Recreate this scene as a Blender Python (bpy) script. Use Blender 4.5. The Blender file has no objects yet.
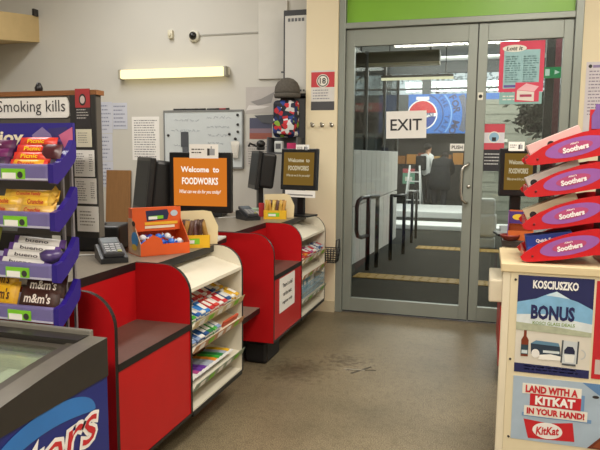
import bpy, bmesh, math, random
from mathutils import Vector, Matrix
random.seed(7)
S = bpy.context.scene
COL = S.collection
PI = math.pi

# ---------------------------------------------------------------- materials
def lin(c):
    return c / 12.92 if c <= 0.04045 else ((c + 0.055) / 1.055) ** 2.4
def rgb(h):
    return tuple(lin(int(h[i:i + 2], 16) / 255) for i in (0, 2, 4)) + (1.0,)
_M = {}
def mat(h, rough=0.5, noise=0.06, scale=12, metal=0.0, spec=0.5, bump=0.0, stretch=None):
    """procedural material: base colour broken up by a little object-space noise"""
    key = (h, rough, noise, scale, metal, spec, bump, stretch)
    if key in _M: return _M[key]
    m = bpy.data.materials.new('paint_' + h); m.use_nodes = True
    nt = m.node_tree; b = nt.nodes['Principled BSDF']
    b.inputs['Roughness'].default_value = rough
    b.inputs['Metallic'].default_value = metal
    b.inputs['Specular IOR Level'].default_value = spec
    tc = nt.nodes.new('ShaderNodeTexCoord'); mp = nt.nodes.new('ShaderNodeMapping')
    if stretch: mp.inputs['Scale'].default_value = stretch
    nz = nt.nodes.new('ShaderNodeTexNoise'); nz.inputs['Scale'].default_value = scale
    nz.inputs['Detail'].default_value = 5
    nt.links.new(tc.outputs['Object'], mp.inputs['Vector']); nt.links.new(mp.outputs['Vector'], nz.inputs['Vector'])
    mx = nt.nodes.new('ShaderNodeMix'); mx.data_type = 'RGBA'
    c = rgb(h)
    mx.inputs[6].default_value = tuple(max(0, v * (1 - noise * 2)) for v in c[:3]) + (1,)
    mx.inputs[7].default_value = tuple(min(1, v * (1 + noise * 2)) for v in c[:3]) + (1,)
    nt.links.new(nz.outputs['Fac'], mx.inputs[0]); nt.links.new(mx.outputs[2], b.inputs['Base Color'])
    if bump:
        bp = nt.nodes.new('ShaderNodeBump'); bp.inputs['Strength'].default_value = bump
        bp.inputs['Distance'].default_value = 0.004
        nt.links.new(nz.outputs['Fac'], bp.inputs['Height']); nt.links.new(bp.outputs['Normal'], b.inputs['Normal'])
    _M[key] = m
    return m
def glow(h, strength):
    key = ('glow', h, strength)
    if key in _M: return _M[key]
    m = bpy.data.materials.new('glow_' + h); m.use_nodes = True
    nt = m.node_tree; nt.nodes.clear()
    o = nt.nodes.new('ShaderNodeOutputMaterial'); e = nt.nodes.new('ShaderNodeEmission')
    e.inputs['Color'].default_value = rgb(h); e.inputs['Strength'].default_value = strength
    nt.links.new(e.outputs[0], o.inputs[0]); _M[key] = m
    return m
def glassy(name, tint, refl=0.08, rough=0.02, haze=0.0, hazecol='B8BCB8', fres=.8):
    m = bpy.data.materials.new(name); m.use_nodes = True
    nt = m.node_tree; nt.nodes.clear()
    o = nt.nodes.new('ShaderNodeOutputMaterial')
    t = nt.nodes.new('ShaderNodeBsdfTransparent'); t.inputs['Color'].default_value = rgb(tint)
    g = nt.nodes.new('ShaderNodeBsdfGlossy'); g.inputs['Roughness'].default_value = rough
    fr = nt.nodes.new('ShaderNodeFresnel'); fr.inputs['IOR'].default_value = 1.35
    mx = nt.nodes.new('ShaderNodeMixShader')
    ad = nt.nodes.new('ShaderNodeMath'); ad.operation = 'MULTIPLY_ADD'
    ad.inputs[1].default_value = fres; ad.inputs[2].default_value = refl - 0.02
    nt.links.new(fr.outputs[0], ad.inputs[0]); nt.links.new(ad.outputs[0], mx.inputs[0])
    nt.links.new(t.outputs[0], mx.inputs[1]); nt.links.new(g.outputs[0], mx.inputs[2])
    out = mx
    if haze:
        d = nt.nodes.new('ShaderNodeBsdfDiffuse'); d.inputs['Color'].default_value = rgb(hazecol)
        m2 = nt.nodes.new('ShaderNodeMixShader'); m2.inputs[0].default_value = haze
        nt.links.new(mx.outputs[0], m2.inputs[1]); nt.links.new(d.outputs[0], m2.inputs[2]); out = m2
    nt.links.new(out.outputs[0], o.inputs[0])
    return m

# floor: worn speckled vinyl with brown scuffs
def floor_mat():
    m = bpy.data.materials.new('worn_speckled_floor'); m.use_nodes = True
    nt = m.node_tree; b = nt.nodes['Principled BSDF']; L = nt.links.new
    tc = nt.nodes.new('ShaderNodeTexCoord')
    n1 = nt.nodes.new('ShaderNodeTexNoise'); n1.inputs['Scale'].default_value = 1.6; n1.inputs['Detail'].default_value = 6
    n2 = nt.nodes.new('ShaderNodeTexNoise'); n2.inputs['Scale'].default_value = 190; n2.inputs['Detail'].default_value = 2
    n3 = nt.nodes.new('ShaderNodeTexNoise'); n3.inputs['Scale'].default_value = 28; n3.inputs['Detail'].default_value = 4
    for n in (n1, n2, n3): L(tc.outputs['Object'], n.inputs['Vector'])
    r1 = nt.nodes.new('ShaderNodeValToRGB')
    r1.color_ramp.elements[0].position = 0.30; r1.color_ramp.elements[0].color = rgb('746A56')
    r1.color_ramp.elements[1].position = 0.62; r1.color_ramp.elements[1].color = rgb('8C8069')
    L(n1.outputs['Fac'], r1.inputs['Fac'])
    r2 = nt.nodes.new('ShaderNodeValToRGB')
    r2.color_ramp.elements[0].position = 0.36; r2.color_ramp.elements[0].color = (0.45, 0.43, 0.40, 1)
    r2.color_ramp.elements[1].position = 0.62; r2.color_ramp.elements[1].color = (1.2, 1.18, 1.12, 1)
    L(n2.outputs['Fac'], r2.inputs['Fac'])
    mm = nt.nodes.new('ShaderNodeMix'); mm.data_type = 'RGBA'; mm.blend_type = 'MULTIPLY'; mm.inputs[0].default_value = 1.0
    L(r1.outputs[0], mm.inputs[6]); L(r2.outputs[0], mm.inputs[7])
    r3 = nt.nodes.new('ShaderNodeValToRGB')
    r3.color_ramp.elements[0].position = 0.33; r3.color_ramp.elements[0].color = (0.72, 0.7, 0.68, 1)
    r3.color_ramp.elements[1].position = 0.52; r3.color_ramp.elements[1].color = (1, 1, 1, 1)
    L(n3.outputs['Fac'], r3.inputs['Fac'])
    m3 = nt.nodes.new('ShaderNodeMix'); m3.data_type = 'RGBA'; m3.blend_type = 'MULTIPLY'; m3.inputs[0].default_value = 0.6
    L(mm.outputs[2], m3.inputs[6]); L(r3.outputs[0], m3.inputs[7])
    # brown ground-in scuffs in two places of the aisle
    last = m3.outputs[2]
    for (px, py, rad) in ((-1.02, 3.30, .22), (-.78, 3.55, .14)):
        dv = nt.nodes.new('ShaderNodeVectorMath'); dv.operation = 'DISTANCE'; dv.inputs[1].default_value = (px, py, 0)
        L(tc.outputs['Object'], dv.inputs[0])
        ad = nt.nodes.new('ShaderNodeMath'); ad.operation = 'MULTIPLY_ADD'; ad.inputs[1].default_value = .5
        L(n3.outputs['Fac'], ad.inputs[0]); L(dv.outputs['Value'], ad.inputs[2])
        mr = nt.nodes.new('ShaderNodeMapRange'); mr.inputs[1].default_value = .25 + rad; mr.inputs[2].default_value = .18; mr.inputs[3].default_value = 0; mr.inputs[4].default_value = .9
        L(ad.outputs[0], mr.inputs[0])
        mxx = nt.nodes.new('ShaderNodeMix'); mxx.data_type = 'RGBA'; mxx.inputs[7].default_value = rgb('3E3222')
        L(mr.outputs[0], mxx.inputs[0]); L(last, mxx.inputs[6]); last = mxx.outputs[2]
    L(last, b.inputs['Base Color'])
    b.inputs['Roughness'].default_value = 0.42; b.inputs['Specular IOR Level'].default_value = 0.35
    return m
# cloth of many coloured patches
def patch_mat(name, cols, scale=22):
    m = bpy.data.materials.new(name); m.use_nodes = True
    nt = m.node_tree; b = nt.nodes['Principled BSDF']; L = nt.links.new
    tc = nt.nodes.new('ShaderNodeTexCoord'); v = nt.nodes.new('ShaderNodeTexVoronoi'); v.inputs['Scale'].default_value = scale
    L(tc.outputs['Object'], v.inputs['Vector'])
    sp = nt.nodes.new('ShaderNodeSeparateColor'); L(v.outputs['Color'], sp.inputs[0])
    r = nt.nodes.new('ShaderNodeValToRGB'); r.color_ramp.interpolation = 'CONSTANT'
    e = r.color_ramp.elements
    while len(e) < len(cols): e.new(0.5)
    for i, c in enumerate(cols):
        e[i].position = i / len(cols); e[i].color = rgb(c)
    L(sp.outputs[0], r.inputs['Fac']); L(r.outputs[0], b.inputs['Base Color']); b.inputs['Roughness'].default_value = 0.7
    return m

RED = mat('B5161B', .33, .05, 6, spec=.35); BLACK = mat('141314', .4); DARK = mat('2A2827', .5)
CREAM = mat('E4D9BF', .55, .05, 5); WHITE = mat('E9E5D9', .5, .03); PAPER = mat('ECE9E4', .7, .03)
BLUEPAPER = mat('C9CBD6', .7, .05, 6); LAM = mat('7E7466', .35, .12, 60); LEDGE = mat('5A453C', .4, .14, 70)
ALU = mat('8C9186', .35, .05, 8, metal=.55); STEEL = mat('B9B6AE', .25, .04, 10, metal=.9)
PURPLE = mat('2C1C7C', .3, .06); RAIL = mat('6F6699', .3, .08, 20); GREENTAG = mat('7CC22B', .5); INK = mat('33302E', .7, 0)
FREEZ = mat('2B2825', .38, .08, 20); FBLUE = mat('1F2A74', .3, .06, 4)
WALLP = mat('C9C6BD', .75, .035, 1.3, bump=.05); PIERP = mat('E6D8B8', .7, .04, 1.6)

# ---------------------------------------------------------------- mesh builder
class MB:
    def __init__(s): s.bm = bmesh.new(); s.mats = []
    def mi(s, m):
        if m not in s.mats: s.mats.append(m)
        return s.mats.index(m)
    def _paint(s, fs, m, smooth=False):
        i = s.mi(m)
        for f in fs: f.material_index = i; f.smooth = smooth
    def box(s, x0, x1, y0, y1, z0, z1, m, bev=0.0, M=None, seg=2):
        r = bmesh.ops.create_cube(s.bm, size=1)
        vs = r['verts']
        T = Matrix.Translation(((x0 + x1) / 2, (y0 + y1) / 2, (z0 + z1) / 2)) @ Matrix.Diagonal((abs(x1 - x0), abs(y1 - y0), abs(z1 - z0), 1))
        if M: T = M @ T
        bmesh.ops.transform(s.bm, matrix=T, verts=vs)
        es = list({e for v in vs for e in v.link_edges}); fs = set(f for v in vs for f in v.link_faces)
        if bev:
            r = bmesh.ops.bevel(s.bm, geom=es, offset=bev, segments=seg, affect='EDGES', profile=.5)
            fs = {f for f in fs if f.is_valid} | set(r['faces']) | {f for v in r['verts'] for f in v.link_faces}
        s._paint(fs, m); return s
    def prism(s, pts, axis, a0, a1, m, medge=None, mend=None, M=None):
        """polygon pts in the plane normal to axis: x -> (y,z), y -> (x,z), z -> (x,y)"""
        def P(p, a):
            v = {'x': (a, p[0], p[1]), 'y': (p[0], a, p[1]), 'z': (p[0], p[1], a)}[axis]
            return M @ Vector(v) if M else Vector(v)
        A = [s.bm.verts.new(P(p, a0)) for p in pts]; B = [s.bm.verts.new(P(p, a1)) for p in pts]
        f0 = s.bm.faces.new(A); f1 = s.bm.faces.new(B[::-1])
        sd = [s.bm.faces.new((A[i], B[i], B[(i + 1) % len(pts)], A[(i + 1) % len(pts)])) for i in range(len(pts))]
        s._paint([f0], m); s._paint([f1], mend or m); s._paint(sd, medge or m)
        bmesh.ops.recalc_face_normals(s.bm, faces=[f0, f1] + sd)
        return s
    def tube(s, pts, r, m, n=8, closed=False, r1=None):
        pts = [Vector(p) for p in pts]; rings = []
        N = len(pts); up = None
        for i, p in enumerate(pts):
            if closed: t = pts[(i + 1) % N] - pts[i - 1]
            else: t = pts[min(i + 1, N - 1)] - pts[max(i - 1, 0)]
            t.normalize()
            if up is None:
                up = Vector((0, 0, 1)) if abs(t.z) < .9 else Vector((1, 0, 0))
            a = t.cross(up).normalized(); b = a.cross(t).normalized(); up = b
            rr = r if r1 is None else r + (r1 - r) * i / max(1, N - 1)
            rings.append([s.bm.verts.new(p + (a * math.cos(2 * PI * k / n) + b * math.sin(2 * PI * k / n)) * rr) for k in range(n)])
        fs = []
        for i in range(N if closed else N - 1):
            A, B = rings[i], rings[(i + 1) % N]
            for k in range(n): fs.append(s.bm.faces.new((A[k], B[k], B[(k + 1) % n], A[(k + 1) % n])))
        s._paint(fs, m, True)
        if not closed:
            s._paint([s.bm.faces.new(rings[0]), s.bm.faces.new(rings[-1][::-1])], m)
        return s
    def lathe(s, prof, m, c=(0, 0, 0), n=20, M=None):
        rings = []
        for (r, z) in prof:
            ring = []
            for k in range(n):
                v = Vector((c[0] + max(r, 1e-4) * math.cos(2 * PI * k / n), c[1] + max(r, 1e-4) * math.sin(2 * PI * k / n), c[2] + z))
                ring.append(s.bm.verts.new(M @ v if M else v))
            rings.append(ring)
        fs = []
        for A, B in zip(rings, rings[1:]):
            for k in range(n): fs.append(s.bm.faces.new((A[k], A[(k + 1) % n], B[(k + 1) % n], B[k])))
        fs.append(s.bm.faces.new(rings[0][::-1])); fs.append(s.bm.faces.new(rings[-1]))
        s._paint(fs, m, True); return s
    def ball(s, c, rad, m, u=14, v=10, M=None):
        r = bmesh.ops.create_uvsphere(s.bm, u_segments=u, v_segments=v, radius=1)
        T = Matrix.Translation(c) @ Matrix.Diagonal((rad[0], rad[1], rad[2], 1))
        if M: T = M @ T
        bmesh.ops.transform(s.bm, matrix=T, verts=r['verts'])
        s._paint({f for w in r['verts'] for f in w.link_faces}, m, True); return s
    def pillow(s, w, h, t, m, M, crimp=.12, mc=None, nu=10, nv=5):
        """a flow-wrapped packet: puffed middle, flat crimped ends; local x = length, z = height, -y = front"""
        def th(u, v):
            e = min(1, max(0, (min(u, 1 - u) - crimp * .6) / .16)); e = math.sin(e * PI / 2)
            return t / 2 * e * max(.12, math.sin(PI * (v * .86 + .07))) + .0008
        for sd in (-1, 1):
            g = [[s.bm.verts.new(M @ Vector(((i / nu - .5) * w, sd * th(i / nu, j / nv), (j / nv - .5) * h * (1 if .01 < i / nu < .99 else 1.04)))) for j in range(nv + 1)] for i in range(nu + 1)]
            for i in range(nu):
                for j in range(nv):
                    q = (g[i][j], g[i + 1][j], g[i + 1][j + 1], g[i][j + 1])
                    f = s.bm.faces.new(q if sd < 0 else q[::-1]); f.smooth = True
                    f.material_index = s.mi(mc if (mc and (i == 0 or i == nu - 1)) else m)
        bmesh.ops.remove_doubles(s.bm, verts=s.bm.verts, dist=.0004)
        return s
    def disc(s, c, ax, ay, rx, ry, m, n=28, a0=0, a1=2 * PI):
        c = Vector(c); ax = Vector(ax); ay = Vector(ay)
        full = abs(a1 - a0 - 2 * PI) < 1e-4
        ks = range(n) if full else range(n + 1)
        vs = [s.bm.verts.new(c + ax * rx * math.cos(a0 + (a1 - a0) * k / n) + ay * ry * math.sin(a0 + (a1 - a0) * k / n)) for k in ks]
        s._paint([s.bm.faces.new(vs)], m); return s
    def poly(s, pts, m):
        s._paint([s.bm.faces.new([s.bm.verts.new(Vector(p)) for p in pts])], m); return s
    def mesh(s, name):
        me = bpy.data.meshes.new(name); s.bm.to_mesh(me); s.bm.free()
        for m in s.mats: me.materials.append(m)
        return me

def setp(o, label=None, cat=None, group=None, kind=None):
    if label: o['label'] = label
    if cat: o['category'] = cat
    if group: o['group'] = group
    if kind: o['kind'] = kind
    return o
def thing(name, label, cat, loc=(0, 0, 0), rot=(0, 0, 0), group=None):
    o = bpy.data.objects.new(name, None); COL.objects.link(o); o.empty_display_size = .05
    o.location = loc; o.rotation_euler = rot
    return setp(o, label, cat, group)
def part(name, mb, parent, label=None, kind=None):
    o = bpy.data.objects.new(name, mb.mesh(name)); COL.objects.link(o); o.parent = parent
    return setp(o, label, kind=kind)
def solo(name, mb, label, cat, loc=(0, 0, 0), rot=(0, 0, 0), group=None):
    o = bpy.data.objects.new(name, mb.mesh(name)); COL.objects.link(o); o.location = loc; o.rotation_euler = rot
    return setp(o, label, cat, group)
def struct(name, mb):
    o = bpy.data.objects.new(name, mb.mesh(name)); COL.objects.link(o)
    return setp(o, kind='structure')

# lettering: built-in font turned into a mesh, fitted to a centre, width and height
def text_into(mb, s, c, ax, ay, h, m, w=None, bold=0.0, lift=.0012, align='C', shear=0.0):
    cu = bpy.data.curves.new('t', 'FONT'); cu.body = s; cu.offset = bold; cu.extrude = 0; cu.shear = shear
    cu.resolution_u = 2; cu.align_x = 'CENTER'; cu.align_y = 'CENTER'; cu.space_line = .9
    ob = bpy.data.objects.new('t', cu); COL.objects.link(ob)
    dg = bpy.context.evaluated_depsgraph_get(); dg.update()
    me = bpy.data.meshes.new_from_object(ob.evaluated_get(dg))
    bpy.data.objects.remove(ob); bpy.data.curves.remove(cu)
    if len(me.vertices) == 0: return
    xs = [v.co.x for v in me.vertices]; ys = [v.co.y for v in me.vertices]
    x0, x1, y0, y1 = min(xs), max(xs), min(ys), max(ys)
    ky = h / (y1 - y0); kx = w / (x1 - x0) if w else ky
    ax = Vector(ax).normalized(); ay = Vector(ay).normalized(); n = ax.cross(ay); c = Vector(c)
    off = {'C': (x0 + x1) / 2, 'L': x0, 'R': x1}[align]
    i = mb.mi(m)
    vs = [mb.bm.verts.new(c + ax * (v.co.x - off) * kx + ay * (v.co.y - (y0 + y1) / 2) * ky + n * lift) for v in me.vertices]
    for p in me.polygons:
        try:
            f = mb.bm.faces.new([vs[k] for k in p.vertices]); f.material_index = i
        except ValueError: pass
    bpy.data.meshes.remove(me)
X, Y, Z = (1, 0, 0), (0, 1, 0), (0, 0, 1)
NUM = ['first', 'second', 'third', 'fourth', 'fifth', 'sixth', 'seventh', 'eighth', 'ninth', 'tenth', 'eleventh', 'twelfth', 'thirteenth', 'fourteenth']

# ================================================================= THE SETTING
YD = 4.72           # door plane
b = MB(); b.box(-4.6, 2.6, -2.2, 4.95, -.1, 0, floor_mat()); struct('floor', b)
b = MB(); b.box(-4.6, 2.6, -2.2, 4.95, 3.1, 3.2, mat('E6E4DC', .8, .02)); struct('ceiling', b)
b = MB(); b.box(-4.6, -1.34, 4.9, 5.02, 0, 3.1, WALLP)
b.box(-2.40, -1.38, 4.893, 4.901, 2.235, 2.247, mat('9B9990', .6)); struct('wall_back', b)
b = MB(); b.box(-4.72, -4.6, -2.2, 5.02, 0, 3.1, WALLP); struct('wall_left', b)
b = MB(); b.box(2.6, 2.72, -2.2, 5.02, 0, 3.1, WALLP); struct('wall_right', b)
b = MB(); b.box(-4.6, 2.6, -2.32, -2.2, 0, 3.1, WALLP); struct('wall_rear', b)
b = MB(); b.box(-1.375, -1.12, 4.66, 5.02, 0, 3.1, PIERP, .006); struct('wall_pier', b)
b = MB(); b.box(.585, 2.6, YD - .02, 5.02, 0, 3.1, PIERP); struct('wall_front', b)
b = MB(); b.box(-1.12, .585, YD - .02, 5.02, 2.62, 3.1, PIERP); struct('wall_header', b)
b = MB(); b.box(-1.375, -1.12, 4.648, 4.66, 0, .09, mat('C9BB9C', .6)); struct('baseboard_front', b)
b = MB(); b.prism([(2.4, 1.955), (4.9, 2.255), (4.9, 2.49), (2.4, 2.19)], 'x', -4.6, -4.02, mat('C2A876', .6, .05))
b.box(-4.025, -4.005, 4.82, 4.88, 2.48, 2.54, DARK); struct('trim_1', b)      # boxed-in bulkhead

# door: aluminium frame, two leaves with glass
FR = mat('8E938B', .38, .05, 5, metal=.25)
b = MB()
b.box(-1.12, -1.068, YD - .05, YD + .06, 0, 2.62, FR, .004)
b.box(.532, .585, YD - .05, YD + .06, 0, 2.62, FR, .004)
b.box(-1.068, .532, YD - .05, YD + .06, 2.188, 2.232, FR, .004)
b.box(-1.068, .532, YD - .05, YD + .06, 2.57, 2.62, FR, .004)
struct('trim_2', b)
GLASS = glassy('door_glass', 'E6EAE6', .05)
def leaf(name, x0, x1, handle_x):
    y0, y1 = YD - .022, YD + .022
    b = MB(); zt = 2.185
    b.box(x0, x0 + .065, y0, y1, .008, zt, FR, .003); b.box(x1 - .065, x1, y0, y1, .008, zt, FR, .003)
    b.box(x0 + .065, x1 - .065, y0, y1, .008, .118, FR, .002); b.box(x0 + .065, x1 - .065, y0, y1, 2.062, zt, FR, .002)
    b.box(x0 + .004, x1 - .004, y0 - .003, y0, .0085, .016, BLACK)
    o = struct(name, b)
    g = MB(); g.box(x0 + .06, x1 - .06, YD - .004, YD + .004, .113, 2.067, GLASS); part('pane', g, o)
    return o
d1 = leaf('door_1', -1.066, -.103, 0)
b = MB(); b.box(-.104, -.096, YD - .012, YD + .02, .008, 2.185, DARK); part('meeting_strip', b, d1)
d2 = leaf('door_2', -.097, .530, 0)
b = MB()
xh = -.135; yk = YD - .022
b.tube([(xh, yk, 1.19), (xh, yk - .035, 1.19), (xh - .004, yk - .055, 1.18), (xh - .03, yk - .06, 1.165), (xh - .045, yk - .06, 1.13), (xh - .045, yk - .06, .98),
        (xh - .035, yk - .06, .925), (xh - .01, yk - .058, .905), (xh, yk - .035, .90), (xh, yk, .90)], .0115, STEEL, 10)
part('door_handle', b, d1)
b = MB(); b.lathe([(.014, 0), (.014, .006), (.009, .009)], STEEL, M=Matrix.Translation((-.128, yk, 1.02)) @ Matrix.Rotation(PI / 2, 4, 'X')); part('lock', b, d1)
b = MB(); b.box(-.088, -.052, yk - .004, yk, 1.645, 1.7, WHITE, .002); b.disc((-.07, yk - .005, 1.672), X, Z, .013, .013, DARK); part('lock_sticker', b, d2)

# ================================================================= OUTSIDE THE DOOR
def gz(y): return 0 if y < 6 else (-.05 * (y - 6) if y < 10 else -.2)
PAVE = mat('34342F', .9, .15, 3, spec=.15)
b = MB(); b.prism([(4.95, -.005), (6, -.005), (10, -.2), (24, -.2), (24, -.4), (4.95, -.4)], 'x', -9, 9, PAVE)
setp(solo('forecourt_paving', b, 'dark grey concrete forecourt sloping down beyond the glass doors', 'paving'), kind='structure')
TACT = mat('B08A32', .6, .1, 40)
def strip(ya, yb, lab, x0=-1.28, x1=1.6):
    b = MB(); z0 = gz(ya); z1 = gz(yb)
    b.prism([(ya, z0 + .001), (yb, z1 + .001), (yb, z1 + .007), (ya, z0 + .007)], 'x', x0, x1, TACT)
    n = int((x1 - x0) / .09)
    for i in range(n):
        for j in range(3):
            yy = ya + (j + .5) * (yb - ya) / 3
            b.lathe([(.02, 0), (.014, .006)], TACT, (x0 + .045 + i * .09, yy, gz(yy) + .006), 6)
    solo('tactile_strip', b, lab, 'tactile paving')
strip(6.1, 6.42, 'yellow tactile paving strip just outside the glass door')
strip(9.35, 9.8, 'yellow tactile strip farther off, at the foot of the ramp', -1.0)
# clad wall on the left of the ramp, glazed above
CLAD = mat('D6D4CE', .5, .06, 3)
b = MB()
y = 5.05
while y < 10.8:
    b.box(-1.56, -1.50, y, y + .345, -.25, .62, CLAD, .006); b.box(-1.56, -1.50, y, y + .345, .64, 1.3, CLAD, .006); y += .36
solo('clad_wall', b, 'low pale panelled wall along the ramp outside the left door', 'wall')
SMOKE = glassy('smoky_glass', 'B4B8B6', .04, fres=.15)
t = thing('glass_screen', 'tall grey glazed screen standing on the pale ramp wall', 'screen', (-1.53, 5.05, 1.3))
for i in range(4):
    g = MB(); g.box(-.006, .006, i * 1.44 + .03, i * 1.44 + 1.41, .005, 1.2, SMOKE); part('pane', g, t)
for i in range(5):
    g = MB(); g.box(-.025, .025, i * 1.44 - .02, i * 1.44 + .02, 0, 1.25, mat('6E7272', .4)); part('post', g, t)
# hand rails
HR = mat('1B1D20', .35)
def rail(lab, posts, loop_first):
    (x0, y0), (x1, y1) = posts
    t = thing('hand_rail', lab, 'handrail', (x0, y0, gz(y0)), group='black hand rails along the ramp')
    dx, dy, dz = x1 - x0, y1 - y0, gz(y1) - gz(y0); h = .82
    for k in (0, 1):
        b = MB(); b.tube([(dx * k, dy * k, dz * k), (dx * k, dy * k, dz * k + h)], .024, HR, 10); part('post', b, t)
    b = MB()
    if loop_first:
        ux, uy = -.06, -.34
        b.tube([(dx * 1.12, dy * 1.12, dz * 1.1 + h), (0, 0, h), (ux * .6, uy * .6, h), (ux * .9, uy * .9, h - .03), (ux, uy, h - .09), (ux, uy, h - .34), (ux * .9, uy * .9, h - .40), (ux * .6, uy * .6, h - .43), (0, 0, h - .43)], .022, HR, 10)
    else:
        b.tube([(0, 0, h), (dx, dy, dz + h), (dx * 1.15, dy * 1.15, dz * 1.15 + h)], .022, HR, 10)
    part('top_rail', b, t)
rail('black hand rail with a looped end, nearest the glass door', ((-1.241, 6.7), (-1.191, 7.0)), True)
rail('black hand rail in the middle, with a straight square top', ((-1.141, 7.74), (-1.077, 8.52)), False)
rail('black hand rail at the far foot of the ramp', ((-1.16, 10.2), (-1.15, 10.75)), False)
SUNBAND_LADDER = mat('E2E4E2', .5, .05, 6)  # white slabs stand in for sunlit floor bands; the ladder shares the colour
for (ya, yb, h, lab) in ((12.0, 12.75, .1, 'near low white slab as a painted sunlit band across the forecourt'), (14.3, 16.3, .16, 'far low white slab as a painted sunlit band behind the near one')):
    b = MB(); b.box(-2.6, 2.4, ya, yb, -.2, -.2 + h, SUNBAND_LADDER, .02); solo('sunlit_band', b, lab, 'step')  # no real step: slab stands in for a sunlit band of floor
# far buildings: dark shopfront, banner, clerestory windows, roof
FARW = mat('4E5456', .6, .08, 1); FARD = mat('24221F', .7, .2, 3)
b = MB(); b.box(-9, 9, 20.0, 20.3, -.2, .95, FARD); b.box(-9, -2.9, 20, 20.3, .95, 2.62, FARW); b.box(.5, 9, 20, 20.3, .95, 2.62, mat('8B8B80', .6))
b.box(-2.9, .5, 20.4, 20.5, .95, 1.95, FARD); b.box(-9, 9, 20, 20.3, 1.92, 3.14, FARW)
b.box(-9, 9, 20, 20.3, 3.8, 4.2, FARW)
for x in (-6.2, -3.2, -1.95, .5, 3.4): b.box(x - .12, x + .12, 20, 20.3, 3.14, 3.8, FARW)
b.box(-9, 9, 20.02, 20.28, 3.3, 3.34, FARW)
setp(solo('shop_facade', b, 'dark shop front across the forecourt with a row of high windows', 'building'), kind='structure')
t = thing('window_glazing', 'row of bright high windows above the far shop front', 'window', (0, 20.15, 3.14))
for x0, x1 in ((-6.0, -3.4), (-3.05, -2.1), (-1.8, .35), (.65, 3.25)):
    g = MB(); g.box(x0, x1, -.01, .01, .0, .66, glassy('far_pane', 'F4F8FA', .05)); part('pane', g, t)
ROOF = mat('C6C8C4', .5, .08, 2)
b = MB()
for i in range(70):
    x = -8.4 + i * .24
    b.prism([(x, 3.02), (x + .04, 3.07), (x + .14, 3.07), (x + .18, 3.02), (x + .24, 3.02), (x + .24, 3.09), (x, 3.09)], 'y', 5.03, 8.6, ROOF)
b.prism([(8.6, 3.05), (20.3, 4.2), (20.3, 4.26), (8.6, 3.11)], 'x', -8.4, 8.4, ROOF)
for i in range(36):
    yy = 8.8 + i * .32; zz = 3.05 + (yy - 8.6) * .0983
    b.box(-8.4, 8.4, yy, yy + .06, zz - .03, zz, ROOF)
setp(solo('canopy_roof', b, 'pale ribbed roof over the forecourt outside', 'roof'), kind='structure')
OL = mat('5C5A44', .5); PALEB = mat('CFC6A2', .5)
t = thing('roof_beam', 'long olive beam with a pale underside under the outside roof', 'beam', (-1.62, 8.0, 2.37))
b = MB(); b.box(-.5, 1.0, -.08, .08, .03, .17, OL, .004); part('beam_body', b, t)
b = MB(); b.box(-.5, 1.0, -.085, .085, 0, .03, PALEB); part('soffit', b, t)
for x in (.0, .88):
    b = MB(); b.tube([(x, 0, .17), (x, 0, .66)], .012, DARK, 6); part('hanger', b, t)
t = thing('batten_light', 'slim pale batten light hanging beyond the olive beam', 'light', (-.93, 8.5, 2.25))
b = MB(); b.box(-.5, .45, -.04, .04, .03, .06, DARK); part('batten', b, t)
b = MB(); b.box(-.5, .45, -.035, .035, 0, .028, glow('F4ECC8', 1.2)); part('tube', b, t)
for x in (-.4, .35):
    b = MB(); b.tube([(x, 0, .06), (x, 0, .78)], .006, DARK, 6); part('hanger', b, t)

# blue drink banner
t = thing('drink_banner', 'large blue soft drink banner with a round red, white and blue logo', 'banner', (-1.06, 19.969, 1.92))
BB = mat('2F6FC4', .5, .08, 3); BD = mat('274A86', .5); BL = mat('6FA3E0', .5)
b = MB(); b.box(-1.42, 1.42, -.03, .03, 0, 1.22, BB)
part('banner_panel', b, t)
cx, cz = -.98, .58
b = MB()
def ring(mb, c, r0, r1, a0, a1, m, y, lim=None, n=30):
    for k in range(n):
        p = []
        for a, r in ((k, r0), (k, r1), (k + 1, r1), (k + 1, r0)):
            an = a0 + (a1 - a0) * a / n; p.append((c[0] + r * math.cos(an), y, c[1] + r * math.sin(an)))
        if all(-1.41 < q[0] < 1.41 and .01 < q[2] < 1.21 for q in p): mb.poly(p, m)
ring(b, (cx, cz), .62, .66, -PI / 2, PI / 2, BD, -.032); ring(b, (cx, cz), .88, .92, -.75, .75, BL, -.032)
ring(b, (cx, cz), 1.22, 1.40, -.5, .5, mat('5A5F72', .5), -.032); ring(b, (cx, cz), 1.75, 1.80, -.4, .4, BD, -.032)
part('ring_pattern', b, t)
b = MB()
def arc_text(mb, s, r, a0, da, h, m):
    for i, ch in enumerate(s):
        if ch == ' ': continue
        a = a0 - da * i
        c = (cx + r * math.cos(a), -.032, cz + r * math.sin(a))
        if not (.06 < c[2] < 1.16 and c[0] < 1.36): continue
        text_into(mb, ch, c, (math.sin(a), 0, -math.cos(a)), (math.cos(a), 0, math.sin(a)), h, m, bold=.03, lift=.004)
arc_text(b, 'THE TASTE', .77, .8, .22, .14, BD); arc_text(b, 'FOR MORE', 1.06, .52, .2, .22, mat('3A3F63', .5)); arc_text(b, 'THIRSTY', 1.6, .3, .13, .16, BL)
part('lettering', b, t)
b = MB()
b.disc((cx, -.034, cz), X, Z, .47, .47, mat('F2F2F0', .5)); b.disc((cx, -.036, cz), X, Z, .43, .43, mat('C8202C', .5), a0=.12, a1=PI - .12)
b.disc((cx, -.036, cz), X, Z, .43, .43, mat('1C3F94', .5), a0=PI + .35, a1=2 * PI - .1)
b.box(cx - .2, cx + .2, -.036, -.032, cz + .46, cz + .56, mat('E9E9E6', .5))
text_into(b, 'PEPSI', (cx + .1, -.037, cz - .01), X, Z, .16, mat('20306A', .5), w=.5, bold=.03)
part('logo', b, t)
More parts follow.
